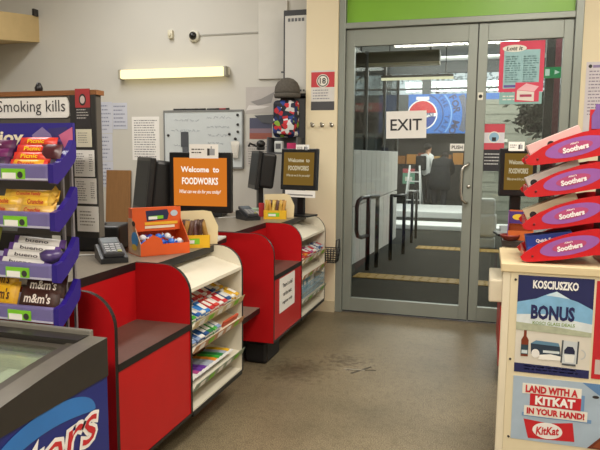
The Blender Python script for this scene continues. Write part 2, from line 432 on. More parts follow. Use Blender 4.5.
t = thing('shop_sign', 'red shop sign with white letters far off on the left', 'sign', (-3.75, 19.959, 2.62))
b = MB(); b.box(-.75, .55, -.04, .04, 0, .27, mat('C43A32', .5)); part('sign_board', b, t)
b = MB(); text_into(b, 'VIVAN', (-.25, -.042, .13), X, Z, .17, WHITE, w=.7, bold=.03); part('lettering', b, t)
# trees behind the high windows
def tree(x, y, h, lab):
    t = thing('tree', lab, 'tree', (x, y, -.2), group='trees behind the high windows')
    b = MB(); b.tube([(0, 0, 0), (.05, 0, h * .4), (-.03, .05, h * .75)], .14, mat('5B4A3A', .8), 8, r1=.06)
    for k in range(7):
        a = k * 2.4; z = h * (.4 + .06 * k)
        b.tube([(0, 0, z), (math.cos(a) * .6, math.sin(a) * .5, z + .5), (math.cos(a) * 1.2, math.sin(a) * .9, z + .9)], .04, mat('5B4A3A', .8), 6, r1=.015)
    part('trunk', b, t)
    b = MB(); rn = random.Random(int(x * 10)); lm = mat('8FA3A6', .8)
    for k in range(260):
        c = Vector((max(-1.6, min(1.6, rn.gauss(0, .9))), max(-1.3, min(1.3, rn.gauss(0, .7))), h * .72 + rn.gauss(0, .6))); u = Vector((rn.gauss(0, 1), rn.gauss(0, 1), rn.gauss(0, 1))).normalized() * .09
        w = u.orthogonal().normalized() * .045
        b.poly([c - u, c + w, c + u, c - w], lm)
    part('foliage', b, t)
for x, y, h, lab in ((-5.6, 25, 5.6, 'pale leafed tree behind the leftmost high window'), (-2.3, 29, 6.6, 'tree behind the mullion of the far high windows'), (-.2, 24.5, 5.4, 'tree behind the middle of the high windows, above the blue banner'), (3.0, 28.5, 6.4, 'tree behind the high windows on the right')):
    tree(x, y, h, lab)

# people outside (far off): skinned bodies
def person(lab, loc, rotz, joints, edges, radii, cols, extras, group=None):
    t = thing('person', lab, 'person', loc, (0, 0, rotz))
    me = bpy.data.meshes.new('body'); me.from_pydata(joints, edges, [])
    o = bpy.data.objects.new('body', me); COL.objects.link(o)
    o.modifiers.new('s', 'SKIN'); ss = o.modifiers.new('d', 'SUBSURF'); ss.levels = 1
    for i, r in enumerate(radii): me.skin_vertices[0].data[i].radius = (r, r)
    me.skin_vertices[0].data[0].use_root = True
    dg = bpy.context.evaluated_depsgraph_get(); dg.update()
    m2 = bpy.data.meshes.new_from_object(o.evaluated_get(dg)); bpy.data.objects.remove(o)
    bm = bmesh.new(); bm.from_mesh(m2); bm.free()
    for m, _ in cols: m2.materials.append(m)
    for p in m2.polygons:
        p.use_smooth = True
        c = p.center
        for i, (m, fn) in enumerate(cols):
            if fn(c): p.material_index = i
    ob = bpy.data.objects.new('body', m2); COL.objects.link(ob); ob.parent = t
    for n, mb in extras: part(n, mb, t)
    return t
SKIN = mat('B98A6C', .6); TROU = mat('2A2A30', .8); WJ = mat('DCDDDB', .8); DJ = mat('1E2024', .85)
# pelvis, chest, neck, head, shoulders, elbows, hands, hips, knees, ankles, toes
J = [(0, 0, .93), (0, .01, 1.15), (0, .0, 1.38), (0, -.01, 1.50), (0, -.03, 1.62), (0, -.03, 1.72),
     (-.17, 0, 1.40), (-.23, -.02, 1.13), (-.20, -.18, .95), (.17, 0, 1.40), (.23, -.03, 1.13), (.18, -.2, 1.0),
     (-.09, 0, .86), (-.10, -.02, .48), (-.10, .03, .09), (-.10, -.13, .04), (.09, 0, .86), (.11, -.05, .48), (.11, .0, .09), (.11, -.16, .04)]
Ed = [(0, 1), (1, 2), (2, 3), (3, 4), (4, 5), (2, 6), (6, 7), (7, 8), (2, 9), (9, 10), (10, 11), (0, 12), (12, 13), (13, 14), (14, 15), (0, 16), (16, 17), (17, 18), (18, 19)]
Rd = [.14, .15, .14, .06, .095, .08, .085, .06, .04, .085, .06, .04, .10, .07, .05, .04, .10, .07, .05, .04]
hair = MB(); hair.ball((0, .015, 1.685), (.105, .12, .1), mat('1A1512', .8))
pack = MB(); pack.box(-.16, .16, .14, .32, 1.0, 1.42, mat('17181A', .7), .04)
person('person in a white jacket with dark hair and a black backpack outside', (-1.68, 18.3, -.2), 2.3, J, Ed, Rd,
       [(SKIN, lambda c: True), (WJ, lambda c: .88 < c.z < 1.47), (TROU, lambda c: c.z <= .88), (BLACK, lambda c: c.z < .09)],
       [('hair', hair), ('backpack', pack)])
J2 = [(0, .1, .90), (0, 0, 1.10), (0, -.16, 1.28), (0, -.27, 1.34), (0, -.35, 1.38), (0, -.40, 1.44),
      (-.2, -.14, 1.27), (-.26, -.26, 1.02), (-.15, -.42, .92), (.2, -.14, 1.27), (.26, -.26, 1.02), (.15, -.42, .92),
      (-.11, .1, .84), (-.12, .04, .48), (-.12, .1, .09), (-.12, -.06, .04), (.11, .1, .84), (.13, .04, .48), (.13, .1, .09), (.13, -.06, .04)]
Rd2 = [.20, .23, .19, .07, .09, .08, .11, .08, .045, .11, .08, .045, .14, .1, .07, .045, .14, .1, .07, .045]
hair = MB(); hair.ball((0, -.38, 1.43), (.1, .11, .1), mat('2B2420', .8))
hem = MB(); hem.lathe([(.27, .52), (.29, .7), (.27, .95), (.24, 1.12)], DJ, (0, .06, 0), 18)
person('stooping person in a long dark coat, seen from behind outside', (-1.2, 17.0, -.2), PI - .2, J2, Ed, Rd2,
       [(SKIN, lambda c: True), (DJ, lambda c: c.z > .5 and not (c.y < -.3 and c.z > 1.28) and not (c.y < -.36 and c.z < .99)), (TROU, lambda c: c.z <= .5), (BLACK, lambda c: c.z < .09)],
       [('hair', hair), ('coat_skirt', hem)])
t = thing('folding_ladder', 'white folding ladder standing left of the people outside', 'ladder', (-1.92, 17.2, -.2))
for sx in (-.22, .22):
    for sy, n in ((-.3, 'front_rail'), (.3, 'rear_rail')):
        b = MB(); b.tube([(sx, sy, 0), (sx * .6, 0, 1.15)], .026, SUNBAND_LADDER, 6); part(n, b, t)
for k in range(4):
    b = MB(); z = .22 + k * .25; f = 1 - z / 1.15
    b.box(-.2 + .06 * z, .2 - .06 * z, -.3 * f - .04, -.3 * f + .04, z - .015, z + .015, SUNBAND_LADDER); part('step', b, t)
t = thing('sandwich_board', 'small red and green notice board standing by the ladder', 'sign', (-2.15, 17.8, -.2))
b = MB(); b.box(-.17, .17, -.015, .015, .62, 1.05, mat('6FA58A', .6)); b.box(-.17, .17, -.018, -.014, .93, 1.05, mat('B9505A', .6)); b.box(-.1, .1, -.018, -.014, .7, .82, WHITE); part('board', b, t)
b = MB(); b.box(-.02, .02, -.012, .012, 0, .62, DARK); b.box(-.15, .15, -.15, .15, 0, .02, DARK); part('stand', b, t)
# goods in the dark shop: warm cartons on shelves
for i in range(9):
    b = MB(); c = ['8A5A2A', 'A8722E', '7A3B22', 'B08A4A'][i % 4]
    b.box(-.16, .16, -.15, .15, 0, .26 + .05 * (i % 3), mat(c, .6), .01)
    solo('carton', b, 'brown carton on the far shop wall, %s from the left under the blue banner' % NUM[i], 'carton', (-2.7 + i * .36, 20.15, .95), group='cartons in the shop opening')
# right leaf view: shutter, plant, post, sign, sacks
b = MB(); 
for i in range(26): b.box(-.62, .62, -.02 - .012 * (i % 2), .02, i * .1, i * .1 + .098, mat('8F9184', .5))
b.box(-.5, -.15, -.05, -.03, 1.72, 1.78, WHITE)
solo('roller_shutter', b, 'grey roller shutter seen through the right door leaf', 'shutter', (.52, 13.5, -.2))
t = thing('hanging_plant', 'dark leafy plant hanging outside the right door leaf', 'plant', (.565, 8.75, 1.56))
b = MB(); rn = random.Random(3); gm = mat('1F2A1C', .8)
for k in range(420):
    c = Vector((rn.gauss(0, .11), rn.gauss(0, .1), .22 + rn.gauss(0, .11))); u = Vector((rn.gauss(0, 1), rn.gauss(0, 1), rn.gauss(0, 1))).normalized() * .055; w = u.orthogonal().normalized() * .028
    b.poly([c - u, c + w, c + u, c - w], gm)
part('foliage', b, t)
b = MB(); b.lathe([(.07, 0), (.1, .12), (.1, .14)], DARK); part('pot', b, t)
b = MB(); b.tube([(0, 0, .14), (0, 0, 1.50)], .008, DARK, 6); part('hanger', b, t)
b = MB(); b.box(-.06, .06, -.06, .06, 0, 3.2, mat('5A2530', .5), .005); solo('post', b, 'dark maroon post outside by the right edge of the door', 'post', (.735, 8.2, -.12))
b = MB(); b.box(-.045, .045, -.045, .045, 0, 3.1, mat('1E2022', .5), .005); solo('post', b, 'black post outside carrying the green exit sign', 'post', (.602, 7.3, -.07))
t = thing('exit_light', 'small green illuminated exit sign outside, on the right', 'sign', (.622, 7.225, 2.08))
b = MB(); b.box(-.10, .10, -.03, .03, 0, .11, glow('2FA866', .7)); part('housing', b, t)
b = MB(); b.box(-.075, -.03, -.032, -.0305, .02, .09, glow('DFF5E6', .9)); b.poly([(.02, -.032, .03), (.02, -.032, .08), (.07, -.032, .055)], glow('DFF5E6', .9)); part('pictogram', b, t)
t = thing('sack_pile', 'white sack standing on a low trolley beyond the right door leaf', 'sack', (.02, 10.1, -.2))
b = MB(); b.box(-.15, .15, -.12, .12, .17, .55, mat('D2D4D0', .8), .06, seg=3); b.box(-.12, .13, -.1, .1, .5, .78, mat('C9CBC6', .8), .05, seg=3); part('sack', b, t)
b = MB(); b.box(-.14, .14, -.12, .12, .0, .16, mat('B9BDBB', .4), .02); part('trolley', b, t)

# green fascia glazed in the transom light over the doors
b = MB(); b.box(-1.066, .53, YD - .008, YD + .008, 2.235, 2.568, mat('7DB32E', .35, .05, 3))
setp(solo('fascia_panel', b, 'bright green panel over the double doors', 'panel'), kind=None)

# ================================================================= NOTICES ON DOOR
def sheet(name, lab, cat, x0, x1, z0, z1, y, m=PAPER, group=None, tilt=0, loc_axis='y'):
    """flat sheet facing the camera side (-Y), origin at its lower centre"""
    t = thing(name, lab, cat, ((x0 + x1) / 2, y, z0), (0, tilt, 0), group)
    w = x1 - x0; h = z1 - z0
    b = MB(); b.box(-w / 2, w / 2, -.0006, .0006, 0, h, m); part('sheet', b, t)
    return t, w, h
def lines(b, w, h, z0, z1, n, m=INK, x0=-.42, x1=.42, th=.35, rn=random.Random(5), ragged=.3):
    """rows of small print too fine to read"""
    st = (z1 - z0) / n
    for i in range(n):
        z = z1 - (i + .5) * st; xe = x1 - rn.random() * ragged * (x1 - x0); x = x0
        while x < xe:
            l = (.03 + rn.random() * .09)
            b.poly([(x * w, -.0012, (z - st * th / 2) * h), (min(xe, x + l) * w, -.0012, (z - st * th / 2) * h), (min(xe, x + l) * w, -.0012, (z + st * th / 2) * h), (x * w, -.0012, (z + st * th / 2) * h)], m)
            x += l + .025
yd = YD - .0055
t, w, h = sheet('exit_notice', 'white paper EXIT sign taped inside the left door leaf', 'sign', -.748, -.448, 1.372, 1.575, yd, PAPER, tilt=-.02)
b = MB(); text_into(b, 'EXIT', (0, -.0006, h * .5), X, Z, .085, mat('2A2A2E', .6), w=.235, bold=.012); part('lettering', b, t)
t, w, h = sheet('push_notice', 'small white PUSH sticker above the door handle', 'sign', -.272, -.17, 1.28, 1.333, yd, PAPER)
b = MB(); text_into(b, 'PUSH', (0, -.0006, h * .5), X, Z, .026, INK, w=.078, bold=.02); part('lettering', b, t)
t, w, h = sheet('menu_poster', 'pink bordered price list poster high on the right door leaf', 'poster', .05, .35, 1.70, 2.052, yd, mat('D9455F', .6))
b = MB(); b.box(-w * .40, w * .40, -.0012, -.0007, .07 * h, .83 * h, mat('9CC4C8', .6)); part('list_panel', b, t)
b = MB(); lines(b, w, h, .18, .72, 12, mat('6A97A4', .6), -.36, -.02); lines(b, w, h, .18, .72, 12, mat('6A97A4', .6), .04, .38); b.box(-.38 * w, -.05 * w, -.0013, -.0011, .09 * h, .14 * h, mat('6858A0', .6)); part('small_print', b, t)
b = MB(); b.disc((-.17 * w, -.0013, .86 * h), X, Z, .27 * w, .07 * h, WHITE); text_into(b, 'Lott it', (-.17 * w, -.0014, .86 * h), X, Z, .028, INK, w=.11, bold=.02, shear=.2); part('heading', b, t)
t, w, h = sheet('teal_notice', 'teal notice strip showing below the pink price list poster', 'poster', .06, .345, 1.615, 1.698, yd, mat('8FB9B4', .6))
b = MB(); lines(b, w, h, .25, .8, 2, WHITE); part('small_print', b, t)
t, w, h = sheet('product_sticker', 'sticker of a pink and white carton overlapping the pink poster', 'sticker', .165, .325, 1.63, 1.765, yd - .002, mat('D9455F', .6))
b = MB(); b.poly([(-.42 * w, -.0013, .1 * h), (.3 * w, -.0013, .02 * h), (.3 * w, -.0013, .5 * h), (-.42 * w, -.0013, .6 * h)], mat('E8DCD2', .6))
b.poly([(-.42 * w, -.0013, .62 * h), (.3 * w, -.0013, .52 * h), (.48 * w, -.0013, .78 * h), (-.05 * w, -.0013, .95 * h)], mat('F0B8C0', .6))
b.box(-.3 * w, .2 * w, -.0016, -.0014, .25 * h, .38 * h, mat('B04060', .6)); part('carton_picture', b, t)
t, w, h = sheet('age_notice', 'red, white and black notice low on the right door leaf', 'notice', -.036, .108, 1.135, 1.475, yd, mat('2B2B30', .6))
b = MB(); b.box(-w / 2, w / 2, -.0012, -.0007, .46 * h, h, mat('C94A58', .6)); b.box(-w / 2, w / 2, -.0013, -.0012, .6 * h, .82 * h, mat('D9D5DC', .6)); part('red_panel', b, t)
b = MB(); b.disc((0, -.0016, .72 * h), X, Z, .24 * w, .24 * w, mat('8FB7D0', .6)); ring(b, (0, .72 * h), .24 * w, .29 * w, 0, 2 * PI, WHITE, -.0017); b.box(-.1 * w, .1 * w, -.0019, -.0017, .64 * h, .72 * h, INK); part('emblem', b, t)
b = MB(); lines(b, w, h, .12, .4, 4, mat('C8C8C8', .6)); part('small_print', b, t)

# ================================================================= BACK WALL AND PIER
yw = 4.899
t, w, h = sheet('ordinance_notice', 'red and white round emblem notice pinned on the cream pier', 'notice', -1.33, -1.145, 1.585, 1.885, 4.6597, mat('D6D2CC', .6))
b = MB(); b.box(-w / 2, w / 2, -.0012, -.0007, .58 * h, .96 * h, mat('C23A42', .6)); part('red_panel', b, t)
b = MB(); b.disc((0, -.0015, .74 * h), X, Z, .27 * w, .27 * w, WHITE); ring(b, (0, .74 * h), .2 * w, .24 * w, 0, 2 * PI, INK, -.0018); text_into(b, '18', (0, -.0016, .74 * h), X, Z, .045, INK, bold=.02); part('emblem', b, t)
b = MB(); b.box(-w / 2, w / 2, -.0012, -.0007, .0, .22 * h, mat('4A494C', .6)); lines(b, w, h, .26, .54, 4, mat('8A8890', .6)); part('small_print', b, t)
for i, (x, lab) in enumerate(((-1.315, 'left round coat hook on the cream pier'), (-1.238, 'middle round coat hook on the cream pier'), (-1.162, 'right round coat hook on the cream pier'))):
    t = thing('coat_hook', lab, 'hook', (x, 4.6605, 1.47), group='round hooks on the pier')
    Mx = Matrix.Rotation(PI / 2, 4, 'X')
    b = MB(); b.lathe([(.017, 0), (.017, .004), (.012, .008)], STEEL, M=Mx); part('plate', b, t)
    b = MB(); b.tube([(0, -.006, 0), (0, -.03, -.004), (0, -.038, .012)], .006, STEEL, 8); b.ball((0, -.038, .014), (.009, .009, .009), STEEL, 8, 6); part('peg', b, t)
def wsheet(name, lab, cat, x0, x1, z0, z1, m=PAPER, nl=0, ink=INK, dy=0, tilt=0, **k):
    t, w, h = sheet(name, lab, cat, x0, x1, z0, z1, yw - .001 - dy, m, tilt=tilt)
    if nl:
        b = MB(); lines(b, w, h, .06, .94, nl, ink, **k); part('small_print', b, t)
    return t, w, h
FAINT = mat('8C90A4', .7, 0)
wsheet('paper_sheet', 'bluish paper sheet, upper left of the three behind the counter', 'paper', -3.45, -3.265, 1.42, 1.70, BLUEPAPER, 7, FAINT)
wsheet('paper_sheet', 'bluish paper sheet at the upper right of the bluish papers', 'paper', -3.262, -3.11, 1.455, 1.69, BLUEPAPER, 6, FAINT)
wsheet('paper_sheet', 'bluish paper sheet in the middle of the left column', 'paper', -3.46, -3.27, 1.17, 1.415, BLUEPAPER, 6, FAINT)
wsheet('paper_sheet', 'bluish paper sheet lowest in the left column', 'paper', -3.46, -3.27, .93, 1.165, BLUEPAPER, 6, FAINT)
wsheet('list_sheet', 'long printed list on white paper left of the whiteboard', 'paper', -3.065, -2.79, 1.18, 1.565, PAPER, 16, mat('77747A', .7, 0), ragged=.15)
# whiteboard
t = thing('whiteboard', 'whiteboard covered in handwriting on the back wall', 'whiteboard', (-2.36, yw - .012, 1.13))
w2 = .365
b = MB(); b.box(-w2, w2, -.008, .010, 0, .475, mat('C9CFD0', .3, .04, 6)); part('board', b, t)
b = MB()
for x0, x1, z0, z1 in ((-w2 - .008, w2 + .008, .47, .485), (-w2 - .008, w2 + .008, -.012, .003), (-w2 - .01, -w2, 0, .475), (w2, w2 + .01, 0, .475)): b.box(x0, x1, -.014, .011, z0, z1, mat('8A8C8C', .4, 0, metal=.4))
part('frame', b, t)
rn = random.Random(11)
for (x0, x1, z, n) in ((-.27, -.02, .40, 5), (-.30, -.02, .31, 7), (.04, .28, .42, 4), (.04, .26, .34, 6), (.05, .24, .27, 5), (.05, .2, .2, 4), (.1, .25, .12, 4), (-.28, -.05, .18, 3)):
    b = MB()
    for k in range(n):
        xa = x0 + (x1 - x0) * k / n; L = (x1 - x0) / n * .75
        pts = [(xa + L * i / 5, -.0088, z + rn.uniform(-.011, .011)) for i in range(6)]
        b.tube(pts, .0013, mat('6A7488', .6, 0), 4)
    part('handwriting', b, t)
for i, (x, z) in enumerate(((.325, .44), (.327, .36), (.327, .30), (-.33, .27), (.25, .28), (.26, .06))):
    b = MB(); b.lathe([(.011, 0), (.011, .008), (.008, .011)], DARK, M=Matrix.Translation((x, -.008, z)) @ Matrix.Rotation(PI / 2, 4, 'X'), n=12)
    o = part('magnet', b, t)
for i, (xa, m) in enumerate(((-.28, '2A2A2E'), (-.16, '33343A'), (-.09, '242428'), (.04, '3A3A40'), (.13, '9A3038'))):
    b = MB(); b.tube([(0, 0, 0), (.085, 0, 0)], .007, mat(m, .4), 8); b.tube([(.085, 0, 0), (.115, 0, 0)], .0078, BLACK, 8)
    solo('marker_pen', b, 'whiteboard marker lying on the top edge of the whiteboard, %s from the left' % NUM[i], 'pen', (-2.36 + xa, yw - .012, 1.13 + .4925), group='markers on the whiteboard edge')
b = MB(); b.box(-.035, .035, -.006, .004, 0, .13, mat('4A4C52', .6), .003); b.box(-.02, .035, -.008, .004, -.08, 0, mat('55585E', .6), .003)
solo('price_gun', b, 'grey handheld gadget hanging on the whiteboard', 'tool', (-2.53, yw - .026, 1.30))
b = MB()
for k in range(3): b.pillow(.14, .05, .02, mat('D8D4CA', .7), Matrix.Translation((.01 * k - .01, -.008 * k, -.09)) @ Matrix.Rotation(PI / 2 + .12 * (k - 1), 4, 'Y'))
b.lathe([(.012, 0), (.012, .01)], DARK, M=Matrix.Rotation(PI / 2, 4, 'X'), n=10)
solo('glove', b, 'limp white glove hanging at the right of the whiteboard', 'glove', (-2.05, yw - .032, 1.37))
# posters between the whiteboard and the cabinet
t, w, h = wsheet('landscape_poster', 'pale grey landscape poster right of the whiteboard', 'poster', -1.968, -1.70, 1.58, 1.80, mat('B9B3AE', .6))
b = MB()
b.poly([(-.35 * w, -.0013, .45 * h), (.0, -.0013, .55 * h), (.45 * w, -.0013, .8 * h), (.35 * w, -.0013, .4 * h), (-.1 * w, -.0013, .3 * h)], mat('8E8A88', .6))
b.poly([(-.5 * w, -.0014, .12 * h), (.1 * w, -.0014, .2 * h), (.3 * w, -.0014, .28 * h), (-.4 * w, -.0014, .32 * h)], mat('D8D4D0', .6)); part('hill_picture', b, t)
t, w, h = wsheet('sunset_photo', 'small photo of a dusky sky under the landscape poster', 'photo', -1.935, -1.735, 1.37, 1.545, mat('4E5066', .5))
b = MB(); b.box(-w / 2, w / 2, -.0013, -.0007, .0, .28 * h, mat('9C5A4C', .5)); b.box(-w / 2, w / 2, -.0014, -.0007, .28 * h, .5 * h, mat('8C7480', .5)); part('picture', b, t)
b = MB(); b.prism([(-.17, .04), (.12, .05), (.12, -.045), (-.1, -.02)], 'y', -.004, .004, mat('54555A', .6)); solo('dark_flyer', b, 'dark grey flyer stuck slantwise over the small photo', 'paper', (-1.72, yw - .0045, 1.525))
wsheet('form_sheet', 'grey printed form below the small photo', 'paper', -1.965, -1.72, 1.14, 1.35, mat('BDB8B2', .6), 9, mat('85817E', .6, 0), ragged=.1)
# wall lamp
t = thing('tube_lamp', 'long fluorescent tube lamp glowing on the back wall', 'lamp', (-2.64, yw, 1.885))
b = MB(); b.box(-.50, .53, -.035, 0, .02, .08, mat('E5E0CC', .5), .004); part('housing', b, t)
b = MB(); b.box(-.485, .50, -.085, -.035, .005, .082, glow('FFEDB0', 1.7), .016, seg=3); part('diffuser', b, t)
for s in (-.495, .515):
    b = MB(); b.box(s - .012, s + .012, -.08, -.0, .002, .086, mat('A09C8C', .5), .006); part('end_cap', b, t)
# sensor and dome camera
t = thing('motion_sensor', 'small white sensor on the upper back wall', 'sensor', (-2.655, yw, 2.225))
b = MB(); b.box(-.022, .022, -.035, 0, 0, .07, mat('D8D2BC', .5), .006); part('housing', b, t)
b = MB(); b.ball((0, -.035, .028), (.017, .012, .02), mat('C9C2A8', .3)); part('lens', b, t)
t = thing('dome_camera', 'white dome security camera with dark lens on the upper wall', 'camera', (-2.435, yw, 2.235))
Mx = Matrix.Rotation(PI / 2, 4, 'X')
b = MB(); b.lathe([(.05, 0), (.05, .02), (.04, .035)], mat('D6D2C4', .5), M=Mx); part('base', b, t)
b = MB(); b.ball((0, -.035, 0), (.034, .034, .034), mat('141414', .15)); part('lens', b, t)
# tall cabinet at the corner, hat and bag
t = thing('tall_cabinet', 'tall grey cabinet with vents in the corner beside the pier', 'cabinet', (-1.49, 4.7, 0))
GREYC = mat('C6C4BE', .5, .04, 2); DG = mat('5A5B5E', .5)
b = MB(); b.box(-.085, .108, 0, .19, 0, 1.68, DG, .004); part('lower_body', b, t, 'dark grey lower half')
b = MB(); b.box(-.085, .108, .012, .19, 1.70, 2.36, mat('2C2C2E', .5), .003); part('upper_body', b, t)
b = MB(); b.box(-.07, .108, 0, .012, 1.72, 2.315, GREYC, .003)
part('upper_door', b, t)
b = MB()
for i in range(5): b.box(-.045 + i * .028, -.025 + i * .028, -.001, .0, 2.27, 2.295, DG)
for i in range(6): b.box(-.045 + i * .025, -.03 + i * .025, -.001, .0, 1.735, 1.75, DG)
part('vent', b, t)
t = thing('wall_cupboard', 'plain pale wall cupboard left of the tall cabinet', 'cupboard', (-1.72, yw, 1.86))
b = MB(); b.box(-.13, .12, -.02, 0, 0, .62, mat('CFCCC3', .6, .03), .003); part('door', b, t)
b = MB(); b.box(.07, .105, -.021, -.0205, .045, .058, DG); part('vent', b, t)
t = thing('beanie_hat', 'grey knitted beanie hanging above the colourful bag', 'hat', (-1.508, 4.61, 1.678))
b = MB()
SQ = Matrix.Diagonal((1, .72, 1, 1)); KN = mat('57524B', .95, .2, 60, bump=.5)
b.lathe([(.098, .03), (.102, .05), (.097, .085), (.08, .118), (.05, .142), (.02, .152), (.008, .154)], KN, n=24, M=SQ); part('crown', b, t)
b = MB(); b.lathe([(.097, 0), (.104, .006), (.106, .03), (.099, .034)], KN, n=24, M=SQ); part('brim', b, t)

PM = patch_mat('patchwork_cloth', ['1C2038', 'B8242C', '141826', 'D8D6D8', '16182A', '7FA030', '25408A', '12141E', 'C83038', '1A1C28', 'C8C8C4', '1B2A60', '20202A'], 30)
t = thing('patterned_bag', 'cloth bag of bright multicoloured patches hanging on the tall cabinet', 'bag', (-1.515, 4.62, 1.375))
b = MB(); b.box(-.10, .095, -.055, .055, 0, .285, PM, .03, seg=3); part('bag_body', b, t)
b = MB(); b.box(-.09, .085, -.075, -.05, .02, .13, PM, .015); part('pocket', b, t)
b = MB(); b.tube([(-.06, .02, .28), (-.05, .02, .298), (.05, .02, .298), (.06, .02, .28)], .008, DARK, 8); part('strap', b, t)
b = MB(); b.box(-.13, .12, -.16, 0, 0, .012, DG); b.box(-.13, -.118, -.16, 0, .012, .13, DG); b.box(.108, .12, -.16, 0, .012, .13, DG); b.box(-.118, .108, -.012, 0, .012, .13, DG)
solo('pigeonhole_box', b, 'dark grey open box hung below the colourful bag', 'box', (-1.52, 4.70, 1.245))
b = MB(); b.box(-.045, .045, -.004, .004, 0, .075, mat('D02C68', .5), .003); solo('pink_note', b, 'bright pink card standing in the dark grey open box', 'card', (-1.46, 4.60, 1.257))
b = MB(); b.box(-.035, .035, -.02, .02, 0, .09, mat('C9CCC8', .4), .008); b.box(-.02, .02, -.023, -.019, .03, .07, DG); solo('plastic_tub', b, 'pale plastic tub beside the pink card in the open box', 'tub', (-1.57, 4.6, 1.257))
# plywood board leaning on the wall
b = MB(); b.box(-.125, .125, -.008, .008, 0, 1.09, mat('8A6238', .6, .1, 8, stretch=(6, 1, 1)), .002)
solo('plywood_board', b, 'brown wooden board leaning against the wall behind the counter', 'board', (-3.2, 4.80, 0), (-.075, 0, 0))

# ================================================================= CHECKOUTS
XF = -1.15
def arcpanel(back, top, r, zb=.15, front=0.0):
    """side profile (x,z): back edge, flat top, rounded front corner"""
    p = [(back, zb), (front, zb)]
    for k in range(9):
        a = k * PI / 16
        p.append((front - r + r * math.cos(a), top - r + r * math.sin(a)))
    p.append((back, top)); return p
def checkout(lab, y0, bay, rack, ext, bag_shelf, foot):
    t = thing('checkout_counter', lab, 'checkout', (XF, y0, 0))
    H = .79; L = bay + rack
    def panel(y, ma, mb_, back, name='end_panel'):
        b = MB(); pr = arcpanel(back, H, .12)
        b.prism(pr, 'y', y - .009, y + .009, ma, BLACK, mb_); return part(name, b, t)
    WR = mat('DDD6C4', .45, .03)
    panel(0.009, RED, RED, -.85); panel(bay, RED, WR, -.26, 'divider_panel'); panel(L - .009, WR, RED, -.85)
    b = MB(); b.prism([(-.85, .018), (-.25, .018), (-.25, bay + .0), (-.15, bay), (-.15, L - .018), (-.22, L), (-.22, L + ext), (-.85, L + ext)], 'z', H - .032, H + .002, LAM, BLACK, LAM)
    part('worktop', b, t)
    b = MB(); b.box(-.265, -.252, .018, bay - .009, .545, H - .032, RED); part('bay_back', b, t)
    b = MB(); b.prism([(-.252, .522), (-.002, .522), (-.002, .545), (-.252, .545)], 'y', .018, bay - .009, LEDGE); b.box(-.002, .001, .018, bay - .009, .52, .546, BLACK); part('packing_ledge', b, t)
    b = MB(); b.box(-.02, -.003, .018, bay - .009, .15, .52, RED); b.box(-.02, -.0, .018, bay - .009, .147, .16, BLACK); part('front_panel', b, t)
    b = MB(); b.box(-.84, -.27, .03, L - .03, 0.0, .15, mat('1C1A19', .7)); part('plinth', b, t)
    b = MB(); b.box(-.84, -.21, bay + .009, L - .018, .15, .757, WR); part('rack_back', b, t)
    b = MB(); b.prism([(-.21, .735), (-.002, .675), (-.002, .690), (-.21, .75)], 'y', bay + .009, L - .018, WR); part('top_shelf', b, t)
    b = MB(); b.box(-.21, -.003, bay + .009, L - .018, .15, .166, WR); b.box(-.01, .002, bay + .009, L - .018, .138, .158, BLACK); part('bottom_shelf', b, t)
    shelves = []
    for zf, zb, c in ((.52, .60, 'C7B58A'), (.415, .50, 'B98A66'), (.25, .275, '8F9A86')):
        b = MB(); b.prism([(-.21, zb), (.0, zf), (.0, zf + .006), (-.21, zb + .006)], 'y', bay + .009, L - .018, WR); o = part('shelf', b, t)
        b = MB(); b.prism([(.0, zf - .004), (.016, zf + .030), (.019, zf + .030), (.004, zf - .004)], 'y', bay + .012, L - .02, mat(c, .4, .15, 30))
        for k in range(5):
            yy = bay + .05 + k * (rack - .1) / 5
            b.prism([(.008, zf + .002), (.0185, zf + .025), (.0195, zf + .025), (.009, zf + .002)], 'y', yy, yy + .05, [PAPER, GREENTAG, PAPER][k % 3])
        part('price_rail', b, o); shelves.append((zf, zb))
    if bag_shelf:
        b = MB(); b.prism([(-.34, -.30), (-.12, -.30), (-.085, -.26), (-.085, -.0), (-.34, -.0)], 'z', .325, .357, LAM, BLACK, LAM); part('bag_shelf', b, t)
    if foot:
        b = MB(); b.box(-.2, -.06, .05, .30, 0, .135, mat('161516', .6), .02); part('pedestal', b, t)
    return t, shelves
c1, sh1 = checkout('near red checkout with confectionery rack, beside the freezer', 1.705, .545, .57, .30, False, False)
c2, sh2 = checkout('far red checkout with a printed note on its front', 3.285, .56, .62, 0.0, True, True)
# notice on the far checkout front
t = thing('register_note', 'white printed note on the red front of the far checkout', 'notice', (XF - .0015, 3.545, .30))
b = MB(); b.box(-.0005, .0006, -.15, .15, 0, .21, PAPER); part('sheet', b, t)
b = MB()
for i, s in enumerate(('There is a bell', 'at the next', 'register only')):
    b = MB(); text_into(b, s, (.0006, 0, .158 - i * .053), Y, Z, .026, INK, bold=.02, w=.19 if i != 1 else .16); part('lettering', b, t)

